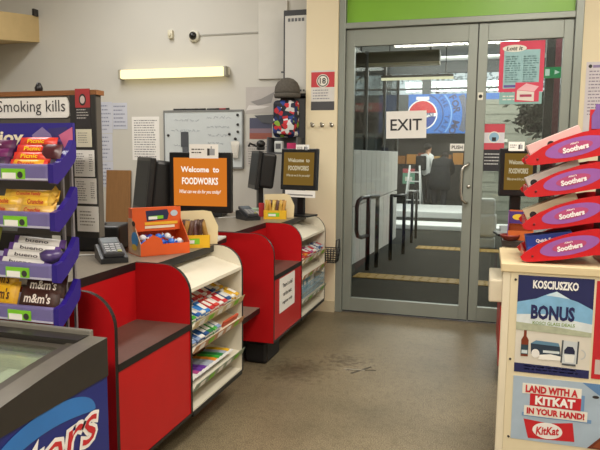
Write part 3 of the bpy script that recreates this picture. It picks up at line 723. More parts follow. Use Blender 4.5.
# ---- packets in the near rack
JR = random.Random(9)
def packet_rows(y0, sh, rows, y_from, y_to, cols, size, loc_name, kindname, grp):
    (zf, zb) = sh; n = len(cols); sl = math.atan2(zb - zf, .21)
    for r_ in range(rows):
        for i in range(n):
            yy = y_from + (y_to - y_from) * (i + .5) / n
            dx, dy, dz = size
            x = -.008 - dx / 2 - r_ * (dx + .006); z = zf + (-x) / .21 * (zb - zf) + .0125
            b = MB(); c = cols[i] if isinstance(cols[i], tuple) else (cols[i], 'EDE8E0')
            b.box(-dx / 2, dx / 2, -dy / 2, dy / 2, 0, dz, mat(c[0], .35), .003)
            b.box(-dx / 2 - .0005, dx / 2 + .0005, -dy / 2 - .0006, dy / 2 + .0006, dz * .35, dz * .68, mat(c[1], .4))
            b.box(-dx * .28, dx * .28, -dy * .4, dy * .4, dz, dz + .0008, mat(c[1], .4))
            nm = CN.get(c[0], 'coloured')
            o = solo(kindname, b, '%s packet, %s row of %s, %s from left' % (nm, ['front', 'back'][r_], loc_name, NUM[i]), 'packet', (XF + x, y0 + yy, z), (0, sl + JR.uniform(-.06, .06), JR.uniform(-.14, .14)), grp)
CN = {'3FA43A': 'green', '1F5FB0': 'blue', '2D7FD0': 'light blue', 'C82A32': 'red', 'D8453A': 'scarlet', 'E8E6E2': 'white', 'E0B020': 'yellow', '8AA0C8': 'pale blue', '24508C': 'dark blue', '2F8048': 'dark green', '6A3A98': 'purple', 'E08828': 'orange', 'B04888': 'pink', 'A8B0C0': 'silver', '9A3028': 'dark red', '4A2A22': 'brown'}
packet_rows(1.705, sh1[0], 2, .56, 1.08, ['3FA43A', '1F5FB0', ('E8E6E2', '2D7FD0'), '2D7FD0', 'C82A32', ('D8453A', 'F0E8E0'), ('E8E6E2', 'C82A32'), 'C82A32', ('24508C', 'E8E6E2'), ('E8E6E2', 'E0B020'), 'E0B020'], (.078, .036, .026), "near rack's upper tray", 'gum_packet', 'packets on the upper tray of the near rack')
packet_rows(1.705, sh1[1], 2, .56, .86, ['8AA0C8', ('8AA0C8', '24508C'), ('E8E6E2', '24508C'), ('24508C', 'E8E6E2'), '2F8048', ('3FA43A', 'DDE8D8'), ('8AA0C8', 'E8E6E2')], (.078, .036, .026), "near rack's second tray", 'gum_packet', 'packets on the second tray of the near rack')
packet_rows(3.285, sh2[0], 1, .575, 1.15, ['C82A32', ('E08828', 'C82A32'), 'C82A32', ('B04888', 'E8E6E2'), ('E8E6E2', 'C82A32'), 'A8B0C0', ('24508C', 'E8E6E2'), ('A8B0C0', 'C82A32')], (.08, .055, .035), "far rack's upper tray", 'sweet_packet', 'packets on the upper tray of the far rack')
zf, zb = sh1[1]
b = MB(); b.box(-.085, .085, -.085, .085, 0, .004, mat('D9C8A6', .6)); b.box(.075, .085, -.085, .085, .004, .03, mat('C8502E', .5)); b.box(-.085, -.078, -.085, .085, .004, .03, mat('D9C8A6', .5))
solo('empty_display_box', b, 'empty cardboard display tray with red front beside the blue packets', 'box', (XF - .095, 1.705 + .985, zf + .0448), (0, math.atan2(zb - zf, .21), 0))
# bars and boxes on the third shelf
zf, zb = sh1[2]; sl = math.atan2(zb - zf, .21)
for i, (c, dz) in enumerate((('A8B0C0', 0), ('E8E6E2', .0), ('B04888', 0), ('6A3A98', 0), ('6A3A98', 0), ('A8B0C0', 0), ('A8B0C0', 0), ('E08828', 0), ('3FA43A', 0), ('2F8048', 0), ('A8B0C0', 0), ('E0B020', 0))):
    b = MB(); b.pillow(.16, .034, .02, mat(c, .35), Matrix.Rotation(PI / 2, 4, 'X'), mc=mat('E8E6E2', .35))
    solo('chocolate_bar', b, '%s wrapped bar on the third shelf of the near rack, %s from the left' % (CN[c], NUM[i]), 'bar', (XF - .09, 1.705 + .575 + i * .037 + .014, zf + .09 / .21 * (zb - zf) + .0255), (.12, sl - .15, 0), 'wrapped bars on the third shelf of the near rack')
for i, (yy, c, lab) in enumerate(((.72, '2E1C1A', 'dark'), (.86, '5E3A1E', 'brown'))):
    b = MB(); b.box(-.03, .03, -.05, .05, 0, .07, mat(c, .6), .002); b.box(-.024, .024, -.044, .044, .0701, .0705, mat('181010', .7))
    solo('display_box', b, '%s open display box behind the bars on the third shelf' % lab, 'box', (XF - .172, 1.705 + yy + .06, zf + .2 / .21 * (zb - zf) + .011), (0, 0, 0))
# far rack lower wire basket with boxes
t = thing('wire_basket', 'blue grey wire basket on the lower shelf of the far rack', 'basket', (XF - .105, 3.285 + .875, .27))
b = MB(); bm_ = mat('7C98A8', .4)
for z in (.012, .05, .09):
    b.tube([(-.085, -.28, z), (.1, -.28, z), (.1, .28, z), (-.085, .28, z)], .003, bm_, 6, closed=True)
for k in range(17):
    yy = -.28 + k * .035; b.tube([(.1, yy, .012), (.1, yy, .09)], .002, bm_, 5); b.tube([(-.085, yy, .012), (.1, yy, .012)], .002, bm_, 5)
part('wire_frame', b, t)
for i, (yy, c, nm, hh) in enumerate(((-.21, 'D8A090', 'pale pink', .075), (-.12, 'E0B8A8', 'salmon', .085), (-.03, '7FA8C0', 'pale blue', .09), (.07, '86B0C4', 'sky blue', .08), (.17, 'E9E6DE', 'white', .13))):
    b = MB(); b.box(-.05, .05, -.038, .038, 0, hh, mat(c, .5), .004); b.box(.0505, .051, -.025, .025, hh * .3, hh * .7, PAPER)
    solo('small_carton', b, '%s carton in the blue grey wire basket of the far rack' % nm, 'carton', (XF - .11, 3.285 + .875 + yy, .285))
# wire basket on the far end of the second checkout
t = thing('hand_basket', 'small black wire basket hung on the far end of the checkouts', 'basket', (XF + .02, 4.523, .43))
b = MB()
for z, g in ((0, .8), (.035, .88), (.07, .96), (.10, 1.0)): b.tube([(-.10 * g, -.055 * g, z), (.07 * g, -.055 * g, z), (.07 * g, .055 * g, z), (-.10 * g, .055 * g, z)], .004, BLACK, 6, closed=True)
for k in range(8):
    f = -.10 + k * .024; b.tube([(f * .8, -.044, 0), (f, -.055, .10)], .003, BLACK, 5); b.tube([(f * .8, .044, 0), (f, .055, .10)], .003, BLACK, 5); b.tube([(f * .8, -.044, 0), (f * .8, .044, 0)], .003, BLACK, 5)
for k in range(4): b.tube([(.056, -.044 + k * .029, 0), (.07, -.055 + k * .036, .10)], .003, BLACK, 5)
part('wire_body', b, t)
b = MB(); b.tube([(.06, -.05, .10), (.062, -.05, .17), (.062, .05, .17), (.06, .05, .10)], .005, BLACK, 6); part('handle', b, t)

# ================================================================= FREEZER
FX = -1.03; FY1 = 1.485; FY0 = .25
t = thing('ice_cream_freezer', 'blue ice cream chest freezer with glass lid in the foreground', 'freezer', (FX, FY0, 0))
L = FY1 - FY0; Wd = .70
def topz(y):     # curved top, falling toward the front
    u = y / L; return max(.655, .72 - .22 * (1 - u) ** 1.47)
prof = [(0, .10)] + [(L, .10)] + [(L * (1 - k / 14), topz(L * (1 - k / 14)) - .11) for k in range(15)]
prof = [(0, .09), (L, .09), (L, .607), (0, .607)]
b = MB()
b.box(-.02, 0, 0, L, .09, .607, FBLUE); b.box(-Wd, -Wd + .02, 0, L, .09, .607, FBLUE); b.box(-Wd + .02, -.02, 0, .02, .09, .607, FBLUE)
b.box(-Wd + .02, -.02, L - .02, L, .09, .607, FBLUE); b.box(-Wd + .02, -.02, .02, L - .02, .09, .13, WHITE); part('body', b, t)
def sidecap(x0, x1):
    b = MB(); N = 18
    pts = [(0, .607), (L, .607)] + [(L * (1 - k / N), topz(L * (1 - k / N))) for k in range(N + 1)]
    b.prism(pts, 'x', x0, x1, FREEZ, mat('6A655E', .3, .08, 20)); return b  # lighter edge faces: grey sheen of the trim top put into the colour
part('side_trim', sidecap(-.055, .004), t); part('side_trim', sidecap(-Wd, -Wd + .055), t)
b = MB(); b.box(-Wd + .055, -.055, L - .055, L, .607, .722, FREEZ); part('rear_rim', b, t)
b = MB(); b.box(-Wd + .01, -.05, L - .004, L + .012, .70, .736, mat('8A857C', .3, .05, metal=.3), .003); part('top_strip', b, t)
b = MB(); b.box(-Wd + .055, -.055, 0, .055, .58, .648, FREEZ); part('front_rim', b, t)

b = MB(); N = 16; LG = glassy('lid_glass', 'EEF4EC', .03, fres=.22, haze=.06, hazecol='D8DCD0')
def lidstrip(mb, x0, x1, ya, yb, dz, m, th=.004):
    pts = [(ya + (yb - ya) * k / N, topz(ya + (yb - ya) * k / N) - dz) for k in range(N + 1)]
    mb.prism(pts + [(p[0], p[1] - th) for p in pts[::-1]], 'x', x0, x1, m)
lidstrip(b, -Wd + .09, -.09, .06, L - .08, .018, LG); part('lid', b, t)
b = MB(); TR = mat('4A453E', .35, .06)
lidstrip(b, -.09, -.054, .0, L - .056, .006, TR, .03); lidstrip(b, -Wd + .06, -Wd + .09, .06, L - .058, .010, TR, .018); lidstrip(b, -Wd + .09, -.09, L - .085, L - .06, .010, TR, .018); part('lid_frame', b, t)
LN = mat('DAD8CC', .5, .03)
b = MB(); b.box(-.062, -.056, .056, L - .092, .41, .49, LN); lidstrip(b, -Wd + .056, -Wd + .064, .056, L - .092, .034, LN, .16); b.box(-Wd + .056, -.056, L - .092, L - .056, .41, .668, LN); part('liner', b, t)
# logo
b = MB(); ax = Vector((0, 1, .05)).normalized(); ay = Vector((0, 0, 1)); base = Vector((.0012, .955, .492))
def P(u, v, l): return Vector((l, 0, 0)) + base + ax * u + ay * v
pts = []
for k in range(25): a = PI * k / 24; pts.append(P(.01 - .21 * math.cos(a), .085 * math.sin(a) + .03, .0006))
inner = [P(.20 - .40 * k / 24, .03 + .03 * math.sin(PI * k / 24), .0006) for k in range(25)]
b.poly(pts + inner, mat('2E6FB4', .3, .15, 3)); 
part('logo_swoosh', b, t)
b = MB(); LW = mat('EDE9E4', .4); LR = mat('C2272E', .4)
text_into(b, 'Peters', P(-.015, 0, .0), ax, ay, .130, LW, w=.50, bold=.06, lift=.001, shear=.2)
top = []
part('logo_outline', b, t)
b = MB(); text_into(b, 'Peters', P(-.015, 0, .0), ax, ay, .108, LR, w=.475, bold=.0, lift=.002, shear=.2); part('logo_lettering', b, t)
# contents of the freezer
rn = random.Random(21)
frz = [('cream', 'CFC6A8'), ('white', 'DDDAD0'), ('pale green', 'A9B894'), ('gold', 'B89A5A'), ('beige', 'CDB890'), ('mauve', '8A5868'), ('white', 'D8D6CC'), ('pale yellow', 'D6CC98')]
b = MB(); b.box(-Wd + .022, -.022, .022, L - .022, .0, .012, mat('D8DAD2', .5))
for x0 in (-.36, -.34): pass
part('inner_shelf', b, t).location = (0, 0, .40)
for i in range(15):
    c = frz[i % len(frz)]; ix, iy = i % 3, i // 3
    yl = .15 + iy * .225; bw, bl, bh = .15, .185, topz(yl - .08) - .4125 - .05 - .03 * rn.random()
    b = MB(); b.box(-bw / 2, bw / 2, -bl / 2, bl / 2, 0, bh, mat(c[1], .5), .006); b.box(-bw * .35, bw * .35, -bl * .3, bl * .3, bh, bh + .0008, mat(frz[(i + 3) % 8][1], .5))
    solo('ice_cream_carton', b, '%s ice cream carton in the freezer, %s row from back, %s from left' % (c[0], NUM[4 - iy], NUM[ix]), 'carton', (FX - .54 + ix * .19, FY0 + .163 + iy * .217, .4125), (0, 0, rn.uniform(-.08, .08)), 'ice cream cartons in the freezer')

# ================================================================= CONFECTIONERY STAND BEHIND THE FREEZER
t_st = thing('confectionery_stand', 'purple confectionery stand of tilted trays behind the freezer', 'display stand', (-1.21, 1.515, 0))
X0 = -.62
b = MB()
for x in (-.055, -.022, X0 + .02):
    b.box(x - .004, x + .004, .102, .110, .02, 1.33, mat('8D8A90', .35, .05, metal=.4))
b.box(X0, .02, .0, .15, 0, .02, DARK)
part('post', b, t_st)
ZT = [1.163, 1.022, .867, .735]
for k, z in enumerate(ZT):
    b = MB(); b.prism([(0, z + .004), (.09, z + .055), (.09, z + .063), (0, z + .012)], 'x', X0, -.012, mat('8C88A0', .4)); tr = part('tray', b, t_st)
    b = MB(); b.box(X0, -.012, -.014, .004, z, z + .05, RAIL, .007, seg=3); b.box(X0, -.012, -.0148, -.0138, z + .003, z + .009, mat('B8B4C8', .3)); part('front_rail', b, tr)
    for (xa, wd) in ((-.175, .085), (-.34, .08)):
        b = MB(); b.box(xa, xa + wd, -.0165, -.0145, z + .006, z + .036, GREENTAG); b.box(xa + .004, xa + wd * .62, -.0172, -.0164, z + .006, z + .024, PAPER)
        b.disc((xa + wd * .8, -.017, z + .018), X, Z, .010, .010, INK)
        part('price_ticket', b, tr)
    b = MB(); pts = [(-.012, z - .004), (.006, z - .008), (.036, z + .012), (.088, z + .056), (.096, z + .072), (.096, z + .118), (.086, z + .122), (.06, z + .09), (.02, z + .056), (-.012, z + .05)]
    b.prism(pts, 'x', -.012, .006, PURPLE); part('side_panel', b, tr)
    b = MB(); b.prism(pts, 'x', X0 - .018, X0, PURPLE); part('side_panel', b, tr)
b = MB(); b.box(X0, .0, .092, .101, 1.235, 1.337, mat('322888', .4, .08, 3)); hd = part('header_panel', b, t_st)
b = MB(); text_into(b, 'enjoy', (-.262, .0905, 1.287), X, Z, .05, mat('F2E6CC', .5), w=.165, bold=.03, shear=.15); part('lettering', b, hd)
b = MB()
def pq(mb, pts, m, y=.0905): mb.poly([(p[0], y, p[1]) for p in pts], m)
pq(b, [(-.15, 1.30), (-.11, 1.325), (-.075, 1.30), (-.07, 1.26), (-.125, 1.25)], mat('8878A8', .4)); pq(b, [(-.12, 1.30), (-.08, 1.295), (-.08, 1.265), (-.115, 1.262)], mat('4A3040', .4), .148)
pq(b, [(-.09, 1.32), (-.02, 1.325), (-.01, 1.29), (-.07, 1.285)], mat('3A3470', .4), .0902); pq(b, [(-.095, 1.28), (-.03, 1.29), (-.02, 1.245), (-.075, 1.24)], mat('6A5A98', .4), .0898); pq(b, [(-.05, 1.30), (.0, 1.325), (.0, 1.265), (-.03, 1.26)], mat('C86A90', .4), .0896)
part('chocolate_picture', b, hd)
# bars lying in the trays
def bar(lab, x, k, row, wd, ht, th, c, ce, txt, tc, grp, tilt=0.0, cat='chocolate bar', name='chocolate_bar', lift=0, txtw=.45, dy=0):
    z = ZT[k]; y = .014 + row * .0155 + dy
    zz = z + .024 + y / .09 * .051 + lift + ht / 2 + row * (ht * .42)
    t = thing(name, lab, cat, (-1.21 + x, 1.515 + y, zz - ht / 2), (-.35, tilt, 0), grp)
    M = Matrix.Translation((0, 0, ht / 2))
    b = MB(); b.pillow(wd, ht, th, mat(c, .3), M, mc=mat(ce, .35)); part('wrapper', b, t)
    if txt:
        b = MB(); text_into(b, txt, (0, -th * .5 - .0005, ht / 2), X, Z, ht * .42, mat(tc, .5), w=wd * txtw, bold=.02, lift=.001); part('lettering', b, t)
for r_ in range(4):
    nm = ['lowest front', 'second', 'third', 'topmost back'][r_]
    bar('red and orange wrapped bar, %s of the stack on the top tray' % nm, -.105, 0, r_, .135, .032, .024, ['E0A020', 'E2482C', 'DA3A30', 'D8402A'][r_], 'D8342C', 'Picnic', ['C8342C', 'F4D020', 'F4D020', 'F4D020'][r_], 'orange bars on the top tray')
for r_ in range(3):
    bar('dark purple wrapped bar, %s in the stack at the left of the top tray' % NUM[r_], -.255, 0, r_, .155, .040, .024, ['3A2440', '6A1E5A', '5A1A48'][r_], '4A1A48', [None, 'Twirl', 'Wonder'][r_], 'E8E0E8', 'purple bars on the top tray')
bar('dark maroon bar at the right end of the top tray', -.040, 0, 1.2, .075, .045, .022, '4E2028', '4E2028', None, 'FFFFFF', None)
for r_ in range(3):
    nm = ['front', 'middle', 'back'][r_]
    if r_ < 2:
        bar('gold wrapped honeycomb bar, left of the %s pair on the second tray' % nm, -.215, 1, r_, .13, .036, .03, ['CFA658', 'F0C040'][r_], 'E0B050', 'Crunchie', 'C0302A', 'gold bars on the second tray')
        bar('gold wrapped honeycomb bar, right of the %s pair on the second tray' % nm, -.088, 1, r_, .13, .036, .03, ['CFA658', 'F0C040'][r_], 'E0B050', 'Crunchie', 'C0302A', 'gold bars on the second tray')
    else:
        bar('long gold and red wrapped bar at the back of the second tray', -.125, 1, r_, .20, .034, .03, 'D8A838', 'E8BC48', 'Crunchie Family', 'B82A28', 'gold bars on the second tray')
for i in range(2):
    bar('gold bar standing askew at the right end of the second tray, %s' % ['in front', 'behind'][i], -.045, 1, 1.0 + i, .085, .03, .022, 'D8AC48', 'C89A3A', None, 'C0302A', 'gold bars on the second tray', tilt=-.9)
bar('black packet at the far left of the second tray', -.31, 1, 2.2, .10, .06, .03, '1A181C', '1A181C', None, 'FFFFFF', None)
for r_ in range(4):
    bar('white wrapped bar, %s from the front on the third tray' % NUM[r_], -.14 + .008 * r_, 2, r_, .19, .026, .022, 'E6E2DE', '5A3A80', 'bueno', '3A3038', 'white bars on the third tray', tilt=.04)
bar('yellow green packet at the left of the third tray', -.315, 2, 2.0, .13, .06, .03, 'B8B84A', 'A0A84A', None, 'FFFFFF', None)
bar('grey wrapped packet behind the yellow green one on the third tray', -.25, 2, 3.4, .10, .05, .03, '9A9EA0', '9A9EA0', None, 'FFFFFF', None)
b = MB(); b.lathe([(.02, 0), (.034, .012), (.036, .03), (.02, .04)], mat('4A3A6A', .25), n=16); solo('dip_cup', b, 'small dark purple cup at the right end of the third tray', 'cup', (-1.262, 1.556, .913))
for i in range(2):
    bar('yellow chocolate pouch on the lowest tray, %s of the two' % ['front', 'back'][i], -.235 - .01 * i, 3, i * 1.05, .13, .082, .024, 'E2AC1E', 'D8A020', "m&m's", '4A2418', 'yellow pouches on the lowest tray',  name='sweet_pouch', cat='pouch', txtw=.62)
for i in range(2):
    nm = ['front', 'back'][i]
    bar('brown chocolate pouch on the lowest tray, %s of the two' % nm, -.09 + .012 * i, 3, i * 1.05, .145, .070, .022, '3E1E18', '30140F', "m&m's", 'E8DCD4', 'brown pouches on the lowest tray',  name='sweet_pouch', cat='pouch', txtw=.66)

# ================================================================= TOBACCO CABINET ON THE WORKTOP
t = thing('tobacco_cabinet', 'dark cabinet with a Smoking kills sign behind the confectionery stand', 'cabinet', (-1.37, 1.80, .792))
b = MB(); b.box(-.75, .105, .002, .035, .165, .648, mat('59544E', .6), .002); part('cabinet_body', b, t)
b = MB(); b.box(-.75, .112, -.003, .042, .648, .664, mat('8A5A34', .5, .1, 10)); part('top_board', b, t, 'brown wooden top')
b = MB(); b.box(-.60, -.20, .0, .14, 0, .165, mat('2A2826', .6)); part('plinth', b, t)
b = MB(); b.prism([(-.75, .573), (-.003, .573), (.005, .58), (.005, .62), (-.005, .641), (-.75, .641)], 'y', -.006, .001, PAPER); sg = part('warning_sign', b, t)
b = MB(); text_into(b, 'Smoking kills', (-.008, -.0065, .607), X, Z, .052, mat('3A3638', .5), w=.28, align='R'); part('lettering', b, sg)
b = MB(); b.box(.008, .108, -.004, .002, .165, .648, mat('2E2C2A', .6)); part('notice_column', b, t)
def note(lab, x0, x1, z0, z1, m, kind):
    s = thing('notice_card', lab, 'notice', ((x0 + x1) / 2 - 1.37, 1.80 - .0055, .792 + z0))
    w = x1 - x0; h = z1 - z0
    b = MB(); b.box(-w / 2, w / 2, -.0006, .0006, 0, h, m); part('card', b, s)
    b = MB()
    if kind == 'age':
        b.box(-w / 2, w / 2, -.001, -.0006, .52 * h, h, mat('A8383C', .5)); b.disc((0, -.0013, .72 * h), X, Z, .24 * w, .15 * h, INK); b.disc((0, -.0015, .72 * h), X, Z, .16 * w, .10 * h, mat('C8B8B4', .5)); lines(b, w, h, .22, .5, 4, mat('C0BCB8', .6))
    elif kind == 'price':
        lines(b, w, h, .1, .9, 9, mat('75706E', .6), -.42, .05); lines(b, w, h, .2, .86, 8, mat('75706E', .6), .24, .42, ragged=.1)
    else: lines(b, w, h, .2, .85, 5, mat('8A857C', .6), -.36, .36)
    part('print', b, s)
note('red and black round emblem notice topping the dark notice column', .032, .090, .538, .668, mat('322F30', .6), 'age')
note('small cream notice second from the top of the column', .031, .092, .474, .534, mat('D8D2BC', .6), 'text')
note('white price list directly below the cream notice', .020, .10, .374, .464, PAPER, 'price')
note('second white price list in the middle of the notice column', .020, .1047, .282, .369, PAPER, 'price')
note('white notice lowest on the dark notice column', .0245, .1095, .186, .273, PAPER, 'text')
b = MB(); b.lathe([(.012, 0), (.014, .012), (.006, .03)], BLACK, n=10); solo('black_clip', b, 'small black clip standing on top of the tobacco cabinet', 'clip', (-1.50, 1.815, 1.4565))

# ================================================================= THINGS ON THE NEAR WORKTOP
WT = .7925
t = thing('receipt_printer', 'black receipt printer behind the card terminal on the near checkout', 'printer', (-1.765, 2.50, WT), (0, 0, .25))
b = MB(); b.box(-.14, .14, -.10, .10, 0, .118, mat('1A1A1C', .45), .012); part('printer_body', b, t)
b = MB(); b.box(-.05, .05, -.09, .0, .118, .125, mat('2C2C2E', .4), .003); part('paper_lid', b, t)
def terminal(lab, loc, rz):
    t = thing('card_terminal', lab, 'card terminal', loc, (0, 0, rz))
    b = MB(); b.prism([(-.09, 0), (.09, 0), (.09, .055), (.06, .062), (-.09, .022)], 'x', -.055, .055, mat('222326', .4)); part('cradle', b, t)
    M = Matrix.Translation((0, 0, .046)) @ Matrix.Rotation(.27, 4, 'X')
    b = MB(); b.box(-.042, .042, -.088, .085, 0, .022, mat('3A3B40', .4), .006, M=M); bd = part('handset', b, t)
    b = MB(); b.box(-.032, .032, .02, .072, .0222, .0232, mat('5E666C', .2), M=M); part('display', b, bd)
    b = MB()
    for i in range(3):
        for j in range(4): b.box(-.032 + i * .023, -.014 + i * .023, -.078 + j * .022, -.063 + j * .022, .022, .026, mat(['8E8E90', '8E8E90', '9A9A60'][i] if j == 0 else '8E8E90', .5), M=M)
    part('keypad', b, bd)
    b = MB(); b.tube([(-.03, .085, .02), (-.05, .13, .004), (-.10, .15, .004), (-.17, .13, .004)], .0035, mat('C8C8C4', .5), 6); part('cable', b, t)
terminal('black card terminal at the front of the near checkout', (-1.52, 2.245, WT), .75)
terminal('black card terminal on the far checkout', (-1.585, 3.98, WT), .8)

def display_carton(name, lab, loc, rz, w, d, hb, m, side, parts):
    t = thing(name, lab, 'display box', loc, (0, 0, rz)); T = .003
    b = MB(); b.box(-w / 2, w / 2, -d / 2, d / 2, 0, T, m); b.box(-w / 2, w / 2, d / 2 - T, d / 2, T, hb, m)
    pr = [(-d / 2, T), (d / 2, T), (d / 2, hb), (d / 2 - .05, hb), (-d / 2, .055)]
    b.prism(pr, 'x', -w / 2, -w / 2 + T, side); b.prism(pr, 'x', w / 2 - T, w / 2, m); b.box(-w / 2 + T, w / 2 - T, -d / 2, -d / 2 + T, T, .05, m)
    part('carton', b, t); return t
OR = mat('D8571E', .5, .06); t = display_carton('lolly_carton', 'orange display box of blue and white lollies on the near checkout', (-1.43, 2.49, WT), .92, .235, .15, .16, OR, mat('C9A68A', .5, .3, 30), None)
w, d = .235, .15
b = MB(); b.box(-w / 2 + .003, w / 2 - .003, d / 2 - .055, d / 2 - .003, .105, .205, OR); b.box(-w / 2, w / 2, d / 2 - .0575, d / 2 - .0555, .10, .208, OR); hd = part('header_flap', b, t)
yy = d / 2 - .0585
b = MB(); b.poly([(-.05, yy, .145), (.05, yy, .15), (.058, yy, .175), (.05, yy, .197), (-.055, yy, .193)], mat('1E2348', .5)); b.poly([(-.04, yy - .0006, .152), (.03, yy - .0006, .155), (.03, yy - .0006, .17), (-.04, yy - .0006, .168)], GREENTAG); b.box(-.042, .0, yy - .0014, yy - .0007, .153, .166, PAPER); part('label', b, hd)
b = MB(); b.box(-.06, .10, yy - .001, yy, .128, .141, mat('E8B030', .5)); b.box(-.06, .085, yy - .001, yy, .112, .124, mat('E8D9C0', .5)); b.disc((.083, yy - .0012, .178), X, Z, .018, .014, mat('B8C4D0', .5)); part('lettering_band', b, hd)
b = MB(); b.disc((-.119, -.005, .125), (0, -1, 0), Z, .018, .022, SKIN); b.disc((-.1193, .0, .14), (0, -1, 0), Z, .02, .012, mat('3A2418', .6)); b.disc((-.119, -.01, .07), (0, -1, 0), Z, .04, .035, mat('4A90D0', .5)); b.disc((-.1193, -.005, .035), (0, -1, 0), Z, .03, .014, mat('E8C040', .5)); part('side_picture', b, t)
b = MB(); b.poly([(-.1178, -.0765, .004), (.0, -.0765, .004), (-.02, -.0765, .075), (-.06, -.0765, .095), (-.1178, -.0765, .055)], OR); part('front_flap', b, t)
R72 = Matrix.Translation((-1.43, 2.49, WT)) @ Matrix.Rotation(.92, 4, 'Z')
rn = random.Random(4)
for i in range(14):
    p = R72 @ Vector((-.075 + (i % 5) * .04 + rn.uniform(-.006, .006), -.05 + (i // 5) * .028, .0285 + .022 * (i // 5)))
    c = [('blue', '2458C0'), ('white', 'E4E6EA'), ('bright blue', '3C7CE0')][(i * 2 + i // 5) % 3]
    b = MB(); b.ball((0, 0, 0), (.017, .015, .015), mat(c[1], .3), 10, 7); b.prism([(-.028, -.008), (-.014, 0), (-.028, .008)], 'y', -.002, .002, mat(c[1], .3)); b.prism([(.028, -.008), (.014, 0), (.028, .008)], 'y', -.002, .002, mat(c[1], .3))
    solo('wrapped_lolly', b, '%s wrapped lolly in the orange box, %s row, %s from the left' % (c[0], NUM[i // 5], NUM[i % 5]), 'lolly', p, (rn.uniform(-.3, .3), rn.uniform(-.3, .3), .72 + rn.uniform(-.8, .8)), 'lollies in the orange box')
YE = mat('E2B21C', .5, .06); CB = mat('E3D2A8', .6, .04)
def bar_box(lab, loc, rz, blab, grp, ncol, seed):
    t = thing('bar_carton', lab, 'display box', loc, (0, 0, rz)); T = .003; w, d = .16, .12
    b = MB(); b.box(-w / 2, w / 2, -d / 2, d / 2, 0, T, YE); b.box(-w / 2, w / 2, -d / 2, -d / 2 + T, T, .062, YE)
    for s in (-1, 1): b.prism([(-d / 2, T), (d / 2, T), (d / 2, .06), (-d / 2, .055)], 'x', s * w / 2 - (T if s > 0 else 0), s * w / 2 + (T if s < 0 else 0), YE)
    part('carton', b, t)
    b = MB(); b.prism([(-w / 2, .0), (w / 2 + .05, .0), (w / 2 + .055, .09), (w / 2 + .02, .165), (w / 2 - .02, .172), (-w / 2, .168)], 'y', d / 2 - T, d / 2, CB); part('backing_card', b, t)
    b = MB(); b.box(-.05, .03, -d / 2 - .0008, -d / 2, .018, .046, GREENTAG); b.box(-.046, .005, -d / 2 - .0014, -d / 2 - .0007, .022, .038, PAPER); part('label', b, t)
    R = Matrix.Translation(loc) @ Matrix.Rotation(rz, 4, 'Z'); rn = random.Random(seed)
    for i in range(12):
        q = R @ Vector((-.06 + (i % 6) * .024, -.03 + (i // 6) * .045, .074))
        c = ncol[i % len(ncol)]
        b = MB(); b.pillow(.115, .022, .016, mat(c[1], .4), Matrix.Rotation(PI / 2, 4, 'Y'))
        solo('snack_bar', b, '%s snack bar in the %s, %s row, %s from the left' % (c[0], blab, ['front', 'back'][i // 6], NUM[i % 6]), 'bar', q, (rn.uniform(-.16, .16) - .12, rn.uniform(-.28, .28), rz), grp)
bar_box('yellow box of brown snack bars beside the orange lolly box', (-1.375, 2.715, WT), .55, 'near yellow box', 'snack bars in the near yellow box', [('dark brown', '4A3228'), ('golden', 'A07A3A'), ('brown', '5E4236'), ('maroon', '4E2A28')], 5)
bar_box('yellow box of golden snack bars on the far checkout', (-1.425, 4.10, WT), .3, 'far yellow box', 'snack bars in the far yellow box', [('golden', 'C0983A'), ('amber', 'B8862E'), ('golden', 'C8A84A'), ('dark brown', '5A3A2A')], 6)
b = MB(); b.box(-.11, .11, -.006, .006, 0, .10, mat('B8262E', .5), .002); solo('red_packet', b, 'red packet standing behind the far yellow box', 'packet', (-1.47, 4.20, WT), (0, 0, .3))

# monitors
def monitor(lab, loc, rz, w, h, z0, scr, textc, lines3, tiltx=0, stand=True, base_m=None):
    t = thing('customer_display', lab, 'monitor', loc, (0, 0, rz))
    M = Matrix.Translation((0, 0, z0)) @ Matrix.Rotation(-tiltx, 4, 'X')
    bz = mat('121214', .35)
    b = MB(); b.box(-w / 2, w / 2, 0, .035, 0, h, bz, .005, M=M); b.box(-w * .3, w * .3, .035, .07, h * .2, h * .8, bz, .01, M=M); part('casing', b, t)
    s = MB(); mx = .024; s.box(-w / 2 + mx, w / 2 - mx, -.0016, -.0004, .035, h - .028, scr, M=M); sc_ = part('screen', s, t)
    if lines3:
        b = MB(); sw = w - 2 * mx; cz = (h + .007) / 2; hh = h - .063
        a1 = M.to_3x3() @ Vector(Z)
        text_into(b, 'Welcome  to', M @ Vector((-.0, -.0018, .035 + hh * .76)), X, a1, hh * .12, textc, w=sw * .72, bold=.03)
        text_into(b, 'FOODWORKS', M @ Vector((-.0, -.0018, .035 + hh * .52)), X, a1, hh * .15, textc, w=sw * .68, bold=.035)
        text_into(b, 'What can we do for you today?', M @ Vector((0, -.0018, .035 + hh * .29)), X, a1, hh * .10, textc, w=sw * .78, shear=.35, bold=.012)
        part('lettering', b, sc_)
    if stand:
        bm2 = base_m or bz
        b = MB(); b.box(-.03, .03, .04, .065, .012, z0 + h * .4, bm2, .006); part('neck', b, t)
        b = MB(); b.box(-.1, .1, -.03, .13, 0, .014, bm2, .005); part('base', b, t)
    return t
ORS = glow('DE7E2A', .88); BRS = glow('8A6B30', .7); WTX = glow('FFF4E6', 1.0); PTX = glow('D8CCAA', .8)
monitor('customer screen with orange welcome page on the near checkout', (-1.42, 2.90, WT), .12, .335, .312, .148, ORS, WTX, True, base_m=mat('D0CCC2', .5))
